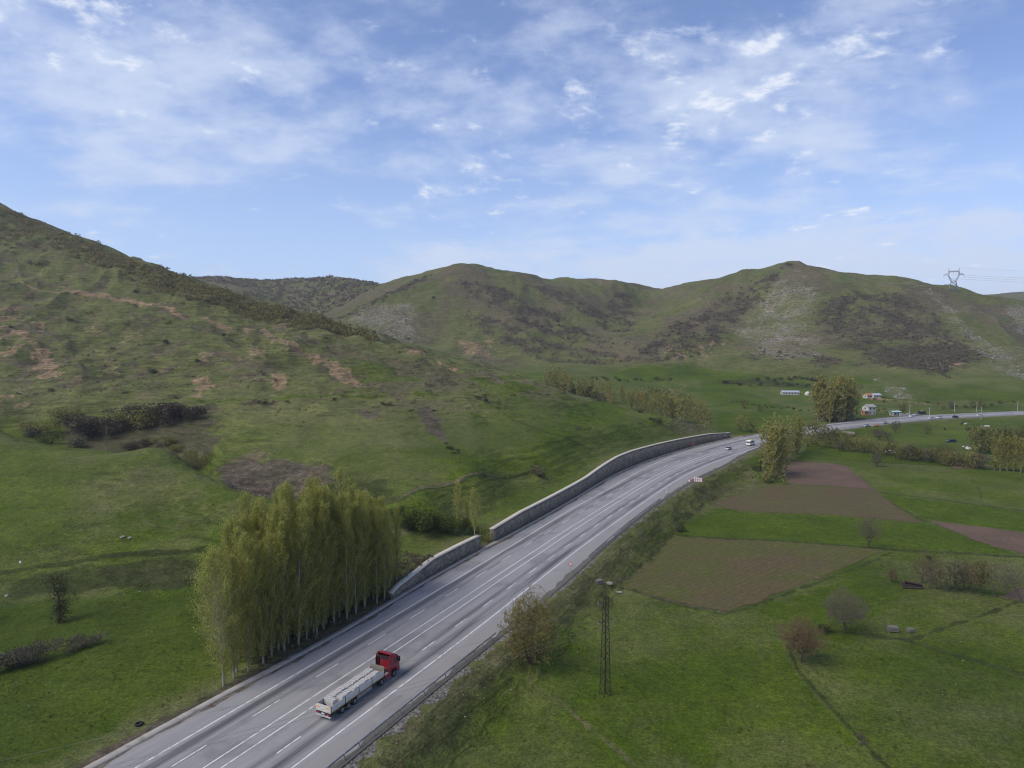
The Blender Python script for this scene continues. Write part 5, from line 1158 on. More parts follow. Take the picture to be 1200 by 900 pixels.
for y_ in (-1.02,1.02): MB().box(1.75,1.80,y_-.22,y_+.22,.25,.95).build('mudflap', T_DK, tr)
MB().bar((8.9,-.7,.95),(8.9,-.7,.25),.07).bar((8.9,.7,.95),(8.9,.7,.25),.07).build('landing_gear', T_DK, tr)
# tractor
MB().box(9.6,15.0,-.45,-.33,.62,.88).box(9.6,15.0,.33,.45,.62,.88).box(10.2,11.4,-.5,.5,.90,1.01).build('tractor_frame', T_DK, tr)
for y_ in (-.98,.98): wheel(tr, 10.85, y_, .51, .58)
for y_ in (-1.06,1.06): wheel(tr, 13.85, y_, .51, .34)
for y_ in (-.98,.98): MB().prism([(10.1,.8),(10.25,1.05),(10.85,1.10),(11.45,1.05),(11.6,.8),(11.5,.8),(10.85,1.04),(10.2,.8)], y_-.3, y_+.3, 'y').build('mudguard', T_DK, tr)
for sd in (-1,1): MB().prism([(11.75,.42),(13.15,.42),(13.15,1.12),(11.75,1.02)], sd*1.20-.05, sd*1.20+.05, 'y').build('side_skirt', T_RED, tr, .02)
MB().bar((11.9,-.8,.75),(13.0,-.8,.75),.32,n=16).build('fuel_tank', T_SILV, tr)
side = [(12.95,.95),(13.1,.95),(13.22,1.16),(13.5,1.26),(13.85,1.28),(14.2,1.26),(14.48,1.12),(14.55,.50),(15.2,.46),(15.27,.9),(15.22,1.6),(15.02,2.75),(14.85,2.98),(14.6,3.08),(12.95,3.05)]
cab = MB().prism(side, -1.22, 1.22, 'y').build('cab', T_RED, tr, .05)
# roof spoiler, open at the back
MB().prism([(13.0,3.04),(14.55,3.06),(14.2,3.38),(13.5,3.62),(13.0,3.68)], -1.20, -1.12, 'y').prism([(13.0,3.04),(14.55,3.06),(14.2,3.38),(13.5,3.62),(13.0,3.68)], 1.12, 1.20, 'y').prism([(14.6,3.05),(14.2,3.40),(13.5,3.64),(13.0,3.70),(13.0,3.64),(13.5,3.58),(14.15,3.34),(14.5,3.05)], -1.11, 1.11, 'y').build('roof_spoiler', T_RED, cab, .015)
for sd in (-1,1):
    MB().prism([(12.55,1.1),(12.95,1.1),(12.95,3.55),(12.75,3.45),(12.55,3.0)], sd*1.19-.03, sd*1.19+.03, 'y').build('side_deflector', T_RED, cab, .01)
    MB().prism([(13.95,1.98),(14.95,1.94),(14.80,2.66),(14.05,2.72)], sd*1.225-.012, sd*1.225+.012, 'y').build('side_window', T_GLS, cab, .004)
    MB().prism([(13.86,1.32),(13.89,1.32),(13.95,2.85),(13.92,2.85)], sd*1.222-.006, sd*1.222+.006, 'y').build('door_seam', T_DK, cab)
    mr = MB().box(14.85,15.02,sd*1.42-.10,sd*1.42+.10,1.95,2.75).bar((14.9,sd*1.2,2.6),(14.95,sd*1.4,2.6),.025).build('mirror', T_DK, cab, .03)
    MB().box(15.18,15.29,sd*.95-.22,sd*.95+.22,.62,.86).build('headlight', M_WHT, cab, .02)
MB().prism([(15.235,1.62),(15.055,2.70),(15.09,2.70),(15.27,1.62)], -1.08, 1.08, 'y').build('windscreen', T_GLS, cab, .004)
MB().box(15.22,15.285,-.7,.7,1.0,1.5).build('grille', T_DK, cab, .01)
MB().box(12.75,12.93,-.9,.9,1.2,1.35).box(12.80,12.945,-1.0,1.0,2.95,3.35).build('rear_air_lines', T_DK, cab)
MB().bar((12.8,.85,1.0),(12.8,.85,3.2),.09,n=10).build('exhaust_stack', T_DK, tr)
# cargo: packs of hollow concrete blocks
def pack(nx, ny, nzb):
    L_, W_, D_ = .99, .96, .30*nzb; m_ = MB(); h_ = MB()
    bx, by = L_/nx, W_/ny
    for i in range(nx):
        for j in range(ny):
            for k in range(nzb):
                m_.box(-L_/2+bx*i+.008,-L_/2+bx*(i+1)-.008,-W_/2+by*j+.008,-W_/2+by*(j+1)-.008,.3*k+.006,.3*(k+1)-.004)
            x0, y0 = -L_/2+bx*i, -W_/2+by*j
            for u in range(2): h_.box(x0+bx*.22,x0+bx*.78,y0+by*(.2+.38*u),y0+by*(.2+.38*u+.16),D_-.02,D_-.001)
    o = m_.build('block_pack', T_BLK); o2 = h_.build('block_holes', T_HOLE, o); return o
pk = [pack(2,3,3), pack(3,2,3)]
rc = random.Random(4); used = [0,0]
def put_pack(x, y, z, rz, tilt, label, grp, kind):
    o = pk[kind] if not used[kind] else copy_tree(pk[kind]); used[kind] = 1
    M_ = Matrix.Translation(tr.location)@Matrix.Rotation(rzt,4,'Z')@Matrix.Translation((x,y,z))@Matrix.Rotation(rz,4,'Z')@Matrix.Rotation(tilt[0],4,'X')@Matrix.Rotation(tilt[1],4,'Y')
    o.matrix_world = M_; tag(o, label, 'concrete blocks', grp)
for i in range(8): put_pack(1.95+1.19*i, .62, 1.272+.05*(i%3), rc.uniform(-.03,.03), (0,rc.uniform(-.02,.02)), 'neatly stacked pack of concrete blocks in the left row of the truck bed', 'block packs in the left row', i%2)
for i in range(7): put_pack(2.95+1.2*i, -.60, 1.272, rc.uniform(-.1,.1), (rc.uniform(-.10,.02),rc.uniform(-.06,.06)), 'slumped pack of concrete blocks in the right row of the truck bed', 'block packs in the right row', (i+1)%2)
put_pack(1.55, -.20, 1.272, .12, (0,.0), 'single pack of concrete blocks standing rearmost by the tailgate', None, 0)
# ================================================================== cars
def carpaint(name, c): m, t = mat(name); t.out(t.bsdf(c, .35, .1, .5)); return m
CP = {'white': carpaint('white_car_paint', (.70,.70,.70)), 'silver': carpaint('silver_car_paint', (.42,.44,.47)), 'dark': carpaint('dark_car_paint', (.02,.022,.026)), 'blue': carpaint('dark_blue_paint', (.02,.03,.07)), 'orange': carpaint('orange_paint', (.42,.14,.03))}
def car(s, d, fwd, col, label, kind='car', L_=4.4, xy=None, rz=None, grp='cars on the highway'):
    if xy is None:
        q = road_pt(np.array([s]), np.array([d]))[0]; p2 = road_pt(np.array([s+4]), np.array([d]))[0]; rz = math.atan2(p2[1]-q[1], p2[0]-q[0])+(0 if fwd else math.pi); xy = (q[0],q[1],.012)
    o = tag(empty({'car':'car','van':'minibus'}[kind], xy, rz), label, {'car':'car','van':'van'}[kind], grp)
    if kind == 'car':
        k = L_/4.4; W_ = .86
        MB().prism([(x*k,z) for x, z in [(-2.2,.35),(-2.2,.78),(-2.05,.95),(-1.3,1.0),(1.0,.98),(1.95,.80),(2.2,.62),(2.2,.35),(1.75,.28),(-1.75,.28)]], -W_, W_, 'y').build('body', CP[col], o, .06)
        cb = MB().prism([(x*k,z) for x, z in [(-1.75,.97),(-1.2,1.40),(-.2,1.46),(.45,1.40),(1.25,.97)]], -W_*.86, W_*.86, 'y').build('cabin_glass', T_GLS, o, .05)
        MB().prism([(x*k,z) for x, z in [(-1.2,1.41),(-.2,1.472),(.45,1.41),(.35,1.45),(-.2,1.50),(-1.1,1.455)]], -W_*.80, W_*.80, 'y').build('roof', CP[col], o)
        for x_ in (-1.35*k,1.35*k):
            for y_ in (-.78,.78): wheel(o, x_, y_, .32, .2)
        for y_ in (-.6,.6): MB().box(2.12*k,2.22*k,y_-.18,y_+.18,.60,.72).build('headlight', M_WHT, o); MB().box(-2.22*k,-2.14*k,y_-.18,y_+.18,.68,.82).build('tail_light', T_LAMP, o)
    else:
        MB().prism([(-2.9,.4),(-2.95,2.3),(-2.8,2.5),(1.6,2.5),(2.2,1.7),(2.9,1.3),(2.95,.4)], -1.0, 1.0, 'y').build('body', CP[col], o, .07)
        for y_ in (-1.0,1.0): MB().prism([(-2.6,1.45),(1.65,1.45),(1.45,2.15),(-2.6,2.15)], y_-.015, y_+.015, 'y').build('side_window', T_GLS, o)
        MB().prism([(2.18,1.72),(1.68,2.36),(1.72,2.40),(2.26,1.74)], -.88, .88, 'y').build('windscreen', T_GLS, o)
        MB().box(-2.97,-2.94,-.85,.85,1.5,2.2).build('rear_window', T_GLS, o)
        MB().box(-.6,.8,-.7,.7,2.51,2.72).build('roof_unit', T_YEL, o, .05)
        for x_ in (-1.8,1.9):
            for y_ in (-.88,.88): wheel(o, x_, y_, .38, .24)
    return o
def lane(px, py): return s_of(px, py)
s, d = lane(853.5,527); car(s, d, False, 'silver', 'silver car coming along the road just past the end of the long wall')
s, d = lane(879.5,521.8); car(s, d, True, 'white', 'white minibus with a yellow roof unit driving into the bend', 'van')
for (px, py, col, lab, Lk) in [(1015.5,500,'silver','silver car in the near lanes left of the orange barrier',4.6),(1036.5,496.5,'silver','silver car in the middle lanes right of the orange barrier',4.4),(1069,488.6,'white','white car on the upper lanes above the round dark tree',4.8),(1073.5,486.6,'silver','silver car just behind the white one on the upper lanes',4.4),(1091.5,491,'white','white car on the lower lanes, left of a pair',4.6),(1101.5,490.2,'white','white car on the lower lanes, right of a pair',4.6),(1119.5,489.6,'dark','dark car on the lower lanes beyond the white pair',4.6),(1148.5,487.5,'white','white car on the lower lanes near the right edge',4.6)]:
    s, d = lane(px, py); car(s, d, d > 0, col, lab, 'car', Lk)
s, d = lane(1082,486.2); car(s, d-1, True, 'dark', 'dark van parked on the far edge of the road above the white pair', 'van')
s, d = lane(1027,499.3); q = road_pt(np.array([s]), np.array([d]))[0]; p2 = road_pt(np.array([s+4]), np.array([d]))[0]
o = tag(empty('road_barrier', (q[0],q[1],.012), math.atan2(p2[1]-q[1],p2[0]-q[0])), 'long orange barrier on the near edge of the far road', 'barrier')
MB().prism([(-.45,0),(-.45,.15),(-.2,.9),(.2,.9),(.45,.15),(.45,0)], -2.6, -.05, 'x').build('segment', CP['orange'], o, .03); MB().prism([(-.45,0),(-.45,.15),(-.2,.9),(.2,.9),(.45,.15),(.45,0)], .05, 2.6, 'x').build('segment', CP['orange'], o, .03)
def ground(px, py, ymin=0): return hit(px, py, ymin)
x, y, z = ground(1115,518); car(0,0,0,'blue','dark blue car with a pale front parked in the far meadow','car',5.0,(x,y,z+.02),math.radians(185),'cars parked in the meadows')
x, y, z = ground(1043,531.5); car(0,0,0,'white','white car half hidden behind the trees of the field stream','car',4.6,(x,y,z+.02),math.radians(-10),'cars parked in the meadows')
# ================================================================== far buildings
B_WH = plain('whitewashed_wall', (.42,.41,.38), .9, 0, .15, .6); B_ROOF = plain('pale_metal_roof', (.42,.46,.52), .5, .3, .15, .4); B_TILE = plain('orange_tile_roof', (.36,.15,.085), .9, 0, .25, 1); B_BRICK = plain('bare_orange_brick', (.40,.17,.09), .9, 0, .25, 1); B_TEAL = plain('pale_teal_roof', (.36,.55,.58), .6); B_FILM = plain('white_tunnel_film', (.52,.52,.50), .6); B_GRY = plain('grey_render', (.27,.265,.255), .9, 0, .2)
def house(name, px, py, L_, D_, hw, hr, rz, wallm, roofm, label, win=4, cat='house', door=True, storeys=1):
    x, y, z = ground(px, py, 400); o = tag(empty(name, (x,y,z-.2), rz), label, cat)
    MB().prism([(-D_/2,0),(D_/2,0),(D_/2,hw),(0,hw+hr),(-D_/2,hw)], -L_/2, L_/2, 'x').build('wall', wallm, o)
    r = MB(); e = .45; k = hr/(D_/2)
    for sd in (-1,1): r.prism([(0,hw+hr+.03),(sd*(D_/2+e),hw-k*e+.03),(sd*(D_/2+e),hw-k*e+.19),(0,hw+hr+.19)], -L_/2-e, L_/2+e, 'x')
    r.build('roof', roofm, o)
    for st in range(storeys):
        z0 = 1.0+2.8*st
        for i in range(win):
            xw = -L_/2+L_*(i+.5)/win
            MB().box(xw-.5,xw+.5,-D_/2-.03,-D_/2+.02,z0,z0+1.1).build('window', T_GLS, o)
        MB().box(-L_/2-.03,-L_/2+.02,-.5,.5,z0,z0+1.1).build('window', T_GLS, o)
    if door: MB().box(L_/2-.02,L_/2+.03,-.5,.5,.2,2.2).build('door', T_DK, o)
    return o
house('barn', 925.5, 462.5, 16, 7, 2.6, 1.3, math.radians(-4), B_WH, B_ROOF, 'long low white barn with a pale metal roof in the valley', 6, 'barn')
x, y, z = ground(947.5,463,400); o = tag(empty('tunnel_greenhouse', (x,y,z-.1), math.radians(80)), 'small white round topped tunnel greenhouse right of the long barn', 'greenhouse')
arc = [(2.7*math.cos(a),3.3*math.sin(a)) for a in np.linspace(0,math.pi,13)]
MB().prism(arc, -4, 4, 'x').build('cover', B_FILM, o); MB().box(-4.06,-4.01,-.8,.8,0,2.0).build('door', T_DK, o)
house('house', 1026, 466, 6.8, 5.5, 2.6, 1.2, math.radians(6), B_WH, B_ROOF, 'small white house with a blue grey roof on the slope', 3)
house('house', 1016.5, 466.5, 5, 4.5, 2.8, 1.4, math.radians(20), B_WH, B_TILE, 'small white house with an orange tiled roof left of the grey roofed one', 2)
house('house', 1018, 485.5, 6, 6, 5.6, 1.4, math.radians(15), B_WH, B_GRY, 'white two storey house beside the poplar stand beyond the far road', 2, 'house', True, 2)
house('shed', 1013.5, 486, 3.4, 3, 2.8, .5, math.radians(15), B_BRICK, B_GRY, 'bare orange brick shed leaning on the two storey house', 1, 'shed')
house('kiosk', 1048.5, 487, 5.2, 4, 2.9, .4, math.radians(10), B_GRY, B_TEAL, 'grey roadside kiosk with a pale teal roof', 2, 'kiosk')
house('shelter', 1153, 536.5, 3.2, 2.2, 1.7, .3, math.radians(5), B_GRY, B_FILM, 'low shelter with a white roof at the right edge poplars', 1, 'shelter')
x, y, z = ground(1060,487.6,400); o = MB().box(-4.5,-1.6,-.2,.2,-.3,2.0).box(-1.4,1.6,-.2,.2,-.3,1.5).box(1.8,4.6,-.2,.2,-.3,2.1).box(-4.7,4.8,-.26,.26,-.6,-.31).build('low_wall', B_WH, None, .03); o.location = (x,y,z); o.rotation_euler.z = math.radians(16); tag(o, 'broken pale wall beside the far road right of the kiosk', 'wall')
# poles along the far road
M_POLE = plain('grey_concrete_pole', (.40,.40,.40), .8)
up = None
for i, (px, py, top) in enumerate([(1066,488,474),(1089,491.5,477),(1118.5,483,472),(1144.5,483,472),(1149.5,492,477),(1192.5,482,470)]):
    x, y, z = ground(px, py, 380); h = max(7.5,(py-top)/800*y)
    o = tag(empty('utility_pole', (x,y,z-.2)), 'slim grey utility pole standing along the far road', 'pole', 'utility poles along the far road')
    MB().bar((0,0,0),(0,0,h),.17,.10,n=8).build('pole', M_POLE, o); MB().bar((-.9,0,h-.5),(.9,0,h-.5),.06).build('crossarm', M_POLE, o)
# ================================================================== small things in the fields
M_WOOD = plain('grey_weathered_wood', (.15,.14,.125), .9, 0, .3, 2); M_LOG = plain('dark_logs', (.055,.042,.034), .95, 0, .4, 2); M_STONE = plain('pale_stone', (.24,.23,.205), .95, 0, .25, 1.5)
x, y, z = ground(1069,689); o = tag(empty('log_pile', (x,y,z), math.radians(-6)), 'pile of dark logs at the left end of the bare tree row', 'log pile')
rl = random.Random(2)
for k in range(9):
    lv = k//3; yy = -.55+.5*(k%3)+.2*(lv%2); MB().bar((-1.9+rl.uniform(-.2,.2),yy,.25+.42*lv+(.55 if k%3==0 and lv==2 else 0)),(1.9+rl.uniform(-.3,.2),yy+rl.uniform(-.15,.15),.25+.36*lv),.24,.19,n=9).build('log', M_LOG, o)
MB().bar((-2.0,-.9,0),(-2.0,-.9,1.7),.08,n=6).bar((-2.0,.8,0),(-2.0,.8,1.7),.08,n=6).build('stake', M_LOG, o)
def crate(px, py, rz, sc, label):
    x, y, z = ground(px, py); o = tag(empty('wooden_crate', (x,y,z), rz, sc), label, 'crate')
    for a, b in cn: MB().box(a*.75-.05,a*.75+.05,b*.5-.05,b*.5+.05,-.1,1.05).build('leg', M_WOOD, o)
    m_ = MB()
    for k in range(3):
        zz = .28+.26*k
        m_.box(-.85,.85,-.585,-.555,zz,zz+.17).box(-.85,.85,.555,.585,zz,zz+.17).box(-.845,-.815,-.55,.55,zz,zz+.17).box(.815,.845,-.55,.55,zz,zz+.17)
    m_.build('side_slats', M_WOOD, o)
    t_ = MB()
    for k in range(4): t_.box(-.9,.9,-.58+.3*k,-.34+.3*k,1.06,1.09)
    t_.build('lid', M_WOOD, o); return o
crate(1046,741,math.radians(-6),1.0,'larger grey slatted wooden crate standing in the meadow')
crate(1067,741.5,math.radians(10),.68,'smaller grey slatted wooden crate right of the larger one')
x, y, z = ground(702,683); o = MB().box(-.7,.7,-.45,.45,-.4,.45).box(-.8,.8,-.52,.52,.455,.58).build('culvert_block', M_CONCD, None, .04); o.location = (x,y,z); o.rotation_euler.z = .5; tag(o, 'dark concrete culvert block at the foot of the road bank', 'concrete block')
x, y, z = ground(713,684); o = MB().box(-.9,.9,-.5,.5,-.1,.14).box(-.5,.7,-.3,.4,.15,.27).build('broken_slab', M_STONE, None, .04); o.location = (x,y,z+.02); o.rotation_euler = (.12,-.1,-.3); tag(o, 'pale broken slab beside the dark culvert block', 'slab')
x, y, z = ground(725.5,694.5); o = MB().box(-.7,.7,-.4,.4,-.1,.15).build('broken_slab', M_STONE, None, .05); o.location = (x,y,z); o.rotation_euler = (.1,.05,.4); tag(o, 'small flat pale slab at the left corner of the big ploughed field', 'slab')
x, y, z = ground(992,508,300); o = MB().box(-3.4,3.2,-1.1,1.1,-.4,.9).box(3.3,4.2,-1.2,1.2,-.4,.6).build('concrete_slab', M_STONE, None, .06); o.location = (x,y,z); o.rotation_euler.z = -.5; tag(o, 'long pale concrete slab below the far road', 'slab')
# tyre lying in the left meadow
x, y, z = ground(163,850); bm = bmesh.new()
R1, R2 = .42, .15; NA, NB = 24, 10; vs = [[bm.verts.new(((R1+R2*math.cos(b))*math.cos(a),(R1+R2*math.cos(b))*math.sin(a),R2*1.0*math.sin(b))) for b in (6.2832*j/NB for j in range(NB))] for a in (6.2832*i/NA for i in range(NA))]
for i in range(NA):
    for j in range(NB): bm.faces.new((vs[i][j],vs[(i+1)%NA][j],vs[(i+1)%NA][(j+1)%NB],vs[i][(j+1)%NB]))
me = bpy.data.meshes.new('tyre'); bm.to_mesh(me); bm.free(); me.materials.append(T_TYRE); o = link('tyre', me); o.location = (x,y,z+.12); tag(o, 'black tyre lying in the left meadow near the road', 'tyre')
x, y, z = ground(24,664); o = MB().bar((0,0,-.3),(0,0,.75),.05,n=8).build('marker_post', M_WOOD); o.location = (x,y,z); tag(o, 'short post with a white top on the terrace edge at left', 'post'); MB().box(-.18,.18,-.12,.12,.755,1.25).build('white_top', M_WHT, o, .03)
def rockmesh(name, r, seed, m=None, flat=.6):
    bm = bmesh.new(); bmesh.ops.create_icosphere(bm, subdivisions=2, radius=1.)
    q = random.Random(seed); off = Vector((q.random()*9,q.random()*9,q.random()*9))
    from mathutils import noise as mn
    for v in bm.verts: v.co *= r*(.72+.55*mn.noise(v.co*1.3+off)); v.co.z *= flat
    me = bpy.data.meshes.new(name); bm.to_mesh(me); bm.free(); me.materials.append(m or M_STONE); return me
for (px, py, r, lab) in [(8,699,.55,'pale flat rock at the left frame edge on the terrace'),(144,630,.85,'larger pale rock of the heap in the upper left meadow'),(152,631,.6,'smaller pale rock of the heap in the upper left meadow'),(164,694,.3,'small white rock below the earth bank at left'),(676,675,.0,''),(578,671,0,'')]:
    if r: x, y, z = ground(px, py); o = link('rock', rockmesh('rock', r, int(px))); o.location = (x,y,z+.1); tag(o, lab, 'rock')
for (px, py, r, lab) in [(1134.5,526,1.6,'rounded white heap in the far meadow behind the stream trees'),(1129,524,.7,'small white heap left of the rounded one in the far meadow'),(1112,541,.9,'pale stone heap at the end of the small brown strip')]:
    x, y, z = ground(px, py, 280); o = link('white_heap', rockmesh('white_heap', r, int(px), B_FILM, .8)); o.location = (x,y,z+.3); tag(o, lab, 'heap')
# scattered pale stones and litter in the grass
rb = R_(88); sv, sf = [], []; base = rockmesh('pebble', 1., 5); bv = np.array([v.co[:] for v in base.vertices]); bf = np.array([p.vertices[:] for p in base.polygons])
pts = []
for (x0, y0, x1, y1, n_) in [(560,730,680,790,30),(0,660,250,900,10),(880,700,1200,890,14),(640,740,700,780,14),(780,560,890,620,26),(500,750,600,860,26)]:
    for k in range(n_): pts.append(hit(rb.uniform(x0,x1), rb.uniform(y0,y1)))
pts = [p_ for p_ in pts if road_sd([p_[0]],[p_[1]])[1][0] > offPR(road_sd([p_[0]],[p_[1]])[0])[0]+1 or road_sd([p_[0]],[p_[1]])[1][0] < -16]
for k, (x, y, z) in enumerate(pts):
    r = .05+.10*rb.random()**2; a = rb.uniform(0,6.28); c_, s_ = math.cos(a), math.sin(a); v = bv*r; v = np.c_[v[:,0]*c_-v[:,1]*s_, v[:,0]*s_+v[:,1]*c_, v[:,2]]+np.array([x,y,z+r*.25]); sf.append(bf+len(bv)*k); sv.append(v)
tag(link('pale_stones', np_mesh('pale_stones', np.concatenate(sv), np.concatenate(sf), plain('pale_stone_chips', (.42,.41,.39), .9, 0, .2))), kind='stuff')
# scree on the far rocky slopes
X = rb.uniform(-300,1000,60000); Y = rb.uniform(580,1300,60000); k = (np.abs(X/Y) < .95)&(grid_at(LAY['rock'],X,Y) > .35+.5*rb.random(60000)); X, Y = X[k][:2600], Y[k][:2600]; Z = H(X,Y)
rr_ = (.5+1.5*rb.random(len(X))**3); ang = rb.uniform(0,6.28,len(X)); bm = bmesh.new(); bmesh.ops.create_icosphere(bm, subdivisions=1, radius=1.); bv = np.array([v.co[:] for v in bm.verts]); bf = np.array([[v.index for v in f_.verts] for f_ in bm.faces]); bm.free()
V = bv[None]*rr_[:,None,None]*(.7+.6*rb.random((len(X),len(bv),1)))*np.array([1.3,.9,.6])
ca_, sa_ = np.cos(ang)[:,None], np.sin(ang)[:,None]; V = np.stack([V[...,0]*ca_-V[...,1]*sa_, V[...,0]*sa_+V[...,1]*ca_, V[...,2]],-1)+np.stack([X,Y,Z],-1)[:,None]
tag(link('scree', np_mesh('scree', V.reshape(-1,3), (bf[None]+np.arange(len(X))[:,None,None]*len(bv)).reshape(-1,3), plain('scree_stone', (.19,.178,.15), .95, 0, .3, .3))), kind='stuff')
# ---- cattle in the far meadow
M_COWD = plain('black_hide', (.018,.016,.015), .8); M_COWW = plain('pale_hide', (.50,.47,.43), .8)
def cow(px, py, rz, label, m):
    x, y, z = ground(px, py, 300); pts = [(0,0,1.05),(.75,0,1.08),(-.75,0,1.10),(1.05,0,1.28),(1.32,0,1.32),(1.62,0,1.12),(.72,.22,.95),(.74,.22,.52),(.72,.22,.06),(.72,-.22,.95),(.70,-.22,.52),(.72,-.22,.06),(-.75,.24,.95),(-.88,.24,.55),(-.80,.24,.06),(-.75,-.24,.95),(-.88,-.24,.55),(-.80,-.24,.06),(-1.05,0,1.2),(-1.12,0,.6)]
    ed = [(0,1),(0,2),(1,3),(3,4),(4,5),(1,6),(6,7),(7,8),(1,9),(9,10),(10,11),(2,12),(12,13),(13,14),(2,15),(15,16),(16,17),(2,18),(18,19)]
    rad = [.40,.36,.37,.22,.17,.10,.15,.08,.06,.15,.08,.06,.17,.09,.06,.17,.09,.06,.05,.03]
    me = bpy.data.meshes.new('cow'); me.from_pydata(pts, ed, []); o = link('cow', me); md = o.modifiers.new('skin','SKIN'); 
    for v, r in zip(me.skin_vertices[0].data if me.skin_vertices else [], rad): v.radius = (r,r)
    if not me.skin_vertices:
        bm = bmesh.new(); bm.from_mesh(me); ly = bm.verts.layers.skin.verify()
        for v, r in zip(bm.verts, rad): v[ly].radius = (r,r)
        bm.verts.ensure_lookup_table(); bm.verts[0][ly].use_root = True; bm.to_mesh(me); bm.free()
    sb = o.modifiers.new('sub','SUBSURF'); sb.levels = 1; sb.render_levels = 1
    me.materials.append(m); o.location = (x,y,z); o.rotation_euler.z = rz; tag(o, label, 'cow')
    MB().bar((1.30,.16,1.42),(1.28,.34,1.46),.05,.02).bar((1.30,-.16,1.42),(1.28,-.34,1.46),.05,.02).build('ears', m, o)
cow(1127.5,498,.2,'black cow standing beside a pale one in the far meadow',M_COWD); cow(1131,498.3,.1,'pale cow standing right of a black one in the far meadow',M_COWW); cow(1133.5,505,3.0,'dark cow alone in the far meadow right of the others',M_COWD); cow(1107,504.5,1.2,'small dark cow alone in the far meadow, leftmost',M_COWD)
# ================================================================== sky, sun
SUN_EL, SUN_AZ = math.radians(48), math.radians(-115)     # bearing from +Y, clockwise: sun to the left and a little behind
w = bpy.data.worlds.new('World'); S.world = w; w.use_nodes = True
t = NT(w)
sky = t.n('ShaderNodeTexSky'); sky.sky_type = 'NISHITA'; sky.sun_disc = False
sky.sun_elevation = SUN_EL; sky.sun_rotation = SUN_AZ; sky.altitude = 1400; sky.air_density = 1.0; sky.dust_density = .8; sky.ozone_density = 1.6
g = t.n('ShaderNodeTexCoord').outputs['Generated']
sx = t.n('ShaderNodeSeparateXYZ'); t.l(g, sx.inputs[0])
zz = t.math('ADD', t.math('MAXIMUM', sx.outputs[2], 0.), .20)
pc = t.n('ShaderNodeCombineXYZ'); t.l(t.math('DIVIDE', sx.outputs[0], zz), pc.inputs[0]); t.l(t.math('DIVIDE', sx.outputs[1], zz), pc.inputs[1])
Pc = pc.outputs[0]
def blob(az, el, r, r2=None):            # a soft region of the sky dome around a bearing (deg) and elevation (deg)
    a, e = math.radians(az), math.radians(el); c = (math.sin(a)*math.cos(e), math.cos(a)*math.cos(e), math.sin(e))
    q = t.n('ShaderNodeVectorMath'); q.operation = 'DISTANCE'
    k = t.n('ShaderNodeVectorMath'); k.operation = 'MULTIPLY'; t.l(g, k.inputs[0]); sq = (1,1,r/(r2 or r)); k.inputs[1].default_value = sq
    t.l(k.outputs[0], q.inputs[0]); q.inputs[1].default_value = (c[0], c[1], c[2]*sq[2])
    return t.remap(q.outputs['Value'], math.radians(r), math.radians(r)*.15)
# veils
warp = t.n('ShaderNodeVectorMath'); warp.operation = 'MULTIPLY_ADD'
nzv = t.n('ShaderNodeTexNoise'); nzv.inputs['Scale'].default_value = .9; nzv.inputs['Detail'].default_value = 4; t.l(Pc, nzv.inputs['Vector'])
t.l(nzv.outputs['Color'], warp.inputs[0]); warp.inputs[1].default_value = (.28,.28,0); t.l(Pc, warp.inputs[2])
Wc = warp.outputs[0]
rot = t.n('ShaderNodeMapping'); rot.inputs['Rotation'].default_value = (0,0,math.radians(20)); rot.inputs['Scale'].default_value = (2.0,2.3,1); t.l(Wc, rot.inputs[0])
veil = t.noise(rot.outputs[0], 1.5, 10, .60, .0)
region = t.math('ADD', t.math('ADD', t.math('MULTIPLY', blob(-27,18,18,9), .20), t.math('MULTIPLY', blob(16,17,24,10), .13)), t.math('MULTIPLY', blob(-6,22,14,6), .03))
region = t.math('SUBTRACT', region, t.math('MULTIPLY', blob(-18,8,16,5), .16))
v1 = t.remap(t.math('ADD', veil, region), .43, .80, 0, .78)
# ragged puffs
puff = t.noise(Wc, 7.5, 10, .62); big = t.noise(Pc, .75, 3, .5)
reg2 = t.math('ADD', t.math('ADD', t.math('MULTIPLY', blob(17,18,13,9), .095), t.math('MULTIPLY', blob(-3,13,9,4), .06)), t.math('MULTIPLY', blob(27,10,10,5), .08))
reg2 = t.math('ADD', reg2, t.math('MULTIPLY', blob(-32,24,9,8), .11))
v2 = t.remap(t.math('ADD', t.math('ADD', puff, t.math('MULTIPLY', t.math('SUBTRACT', big, .5), .35)), reg2), .56, .78, 0, .85)
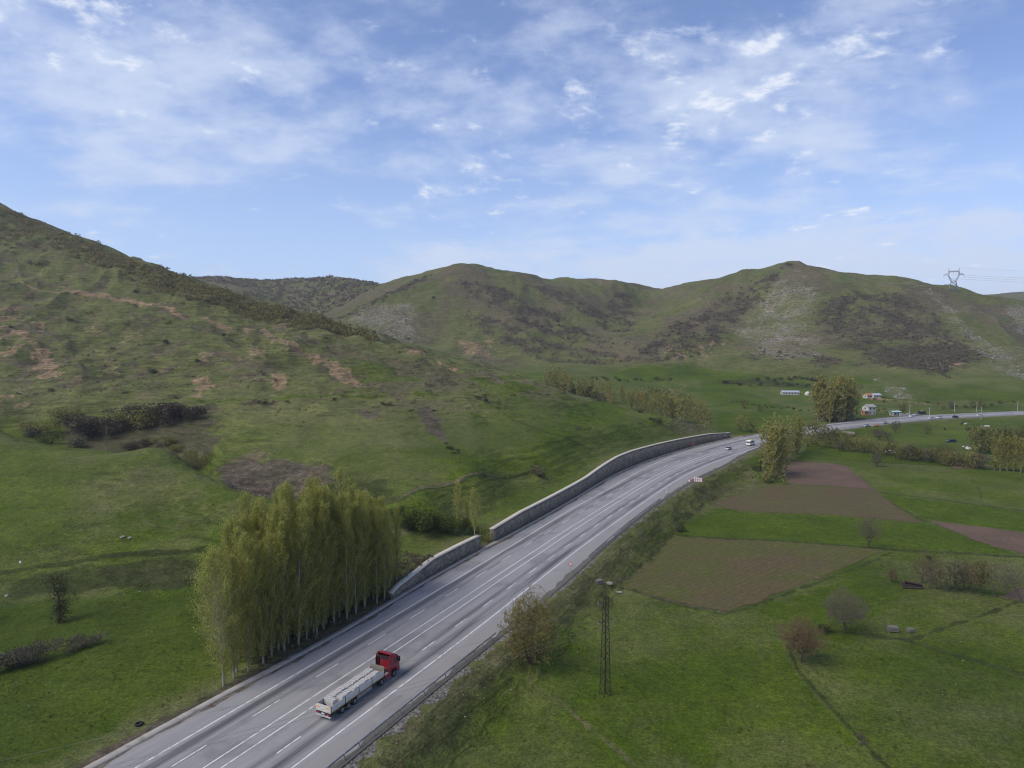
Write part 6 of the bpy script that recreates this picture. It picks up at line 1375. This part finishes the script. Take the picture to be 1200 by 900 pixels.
# low bank over the hills
pl = t.n('ShaderNodeMapping'); pl.inputs['Scale'].default_value = (5,5,16); t.l(g, pl.inputs[0])
low = t.noise(pl.outputs[0], 1.9, 9, .62)
band = t.math('MULTIPLY', t.remap(sx.outputs[2], .20, .10), t.math('MAXIMUM', blob(20,5,38,14), t.math('MULTIPLY', blob(-2,6,14,6), .7)))
v3 = t.remap(t.math('ADD', low, t.math('MULTIPLY', band, .26)), .46, .76, 0, .85)
v3 = t.math('MULTIPLY', v3, t.remap(band, .02, .4))
cov = t.math('SUBTRACT', 1., t.math('MULTIPLY', t.math('MULTIPLY', t.math('SUBTRACT',1.,v1), t.math('SUBTRACT',1.,v2)), t.math('SUBTRACT',1.,v3)))
SKYK = .066
skyc = t.mix(1., sky.outputs[0], (SKYK*1.04, SKYK*1.0, SKYK*1.14), 'MULTIPLY')
# thin high haze whitens the lower sky
hz = t.remap(sx.outputs[2], .36, .04, .04, .62)
skyc = t.mix(hz, skyc, (.205,.27,.39))
cl = t.mix(t.remap(v2, .1, .9), (.285,.325,.405), (.375,.395,.435))
colr = t.mix(cov, skyc, cl)
bg = t.n('ShaderNodeBackground'); t.l(colr, bg.inputs[0]); bg.inputs[1].default_value = 1.0
t.l(bg.outputs[0], t.n('ShaderNodeOutputWorld').inputs[0])
sl = bpy.data.lights.new('sun', 'SUN'); sl.energy = 1.5; sl.angle = math.radians(40); sl.color = (1,.90,.74)
so = link('sun', sl); so.location = (-300,-200,400)
dv = Vector((math.sin(SUN_AZ)*math.cos(SUN_EL), math.cos(SUN_AZ)*math.cos(SUN_EL), math.sin(SUN_EL)))
so.rotation_euler = dv.to_track_quat('Z','Y').to_euler()
S.view_settings.view_transform = 'Standard'; S.view_settings.look = 'None'; S.view_settings.exposure = 1.24; S.view_settings.gamma = 1
S.render.engine = 'CYCLES'; S.cycles.use_denoising = True
S.cycles.filter_width = 1.15; S.cycles.max_bounces = 6; S.cycles.diffuse_bounces = 2; S.cycles.transparent_max_bounces = 8; S.cycles.volume_bounces = 0

# ------------------------------------------------------------------ the air over the valley
m, t = mat('valley_haze'); v = t.n('ShaderNodeVolumePrincipled'); v.inputs['Color'].default_value = (.80,.87,1,1); v.inputs['Density'].default_value = .00008; v.inputs['Anisotropy'].default_value = .2
o_ = t.n('ShaderNodeOutputMaterial'); t.l(v.outputs[0], o_.inputs['Volume'])
zt = max(float(GZ.max()), 220)+25; ob = MB().box(-5300,5300,-30,4300,-8,zt).build('haze', m); tag(ob, kind='stuff')
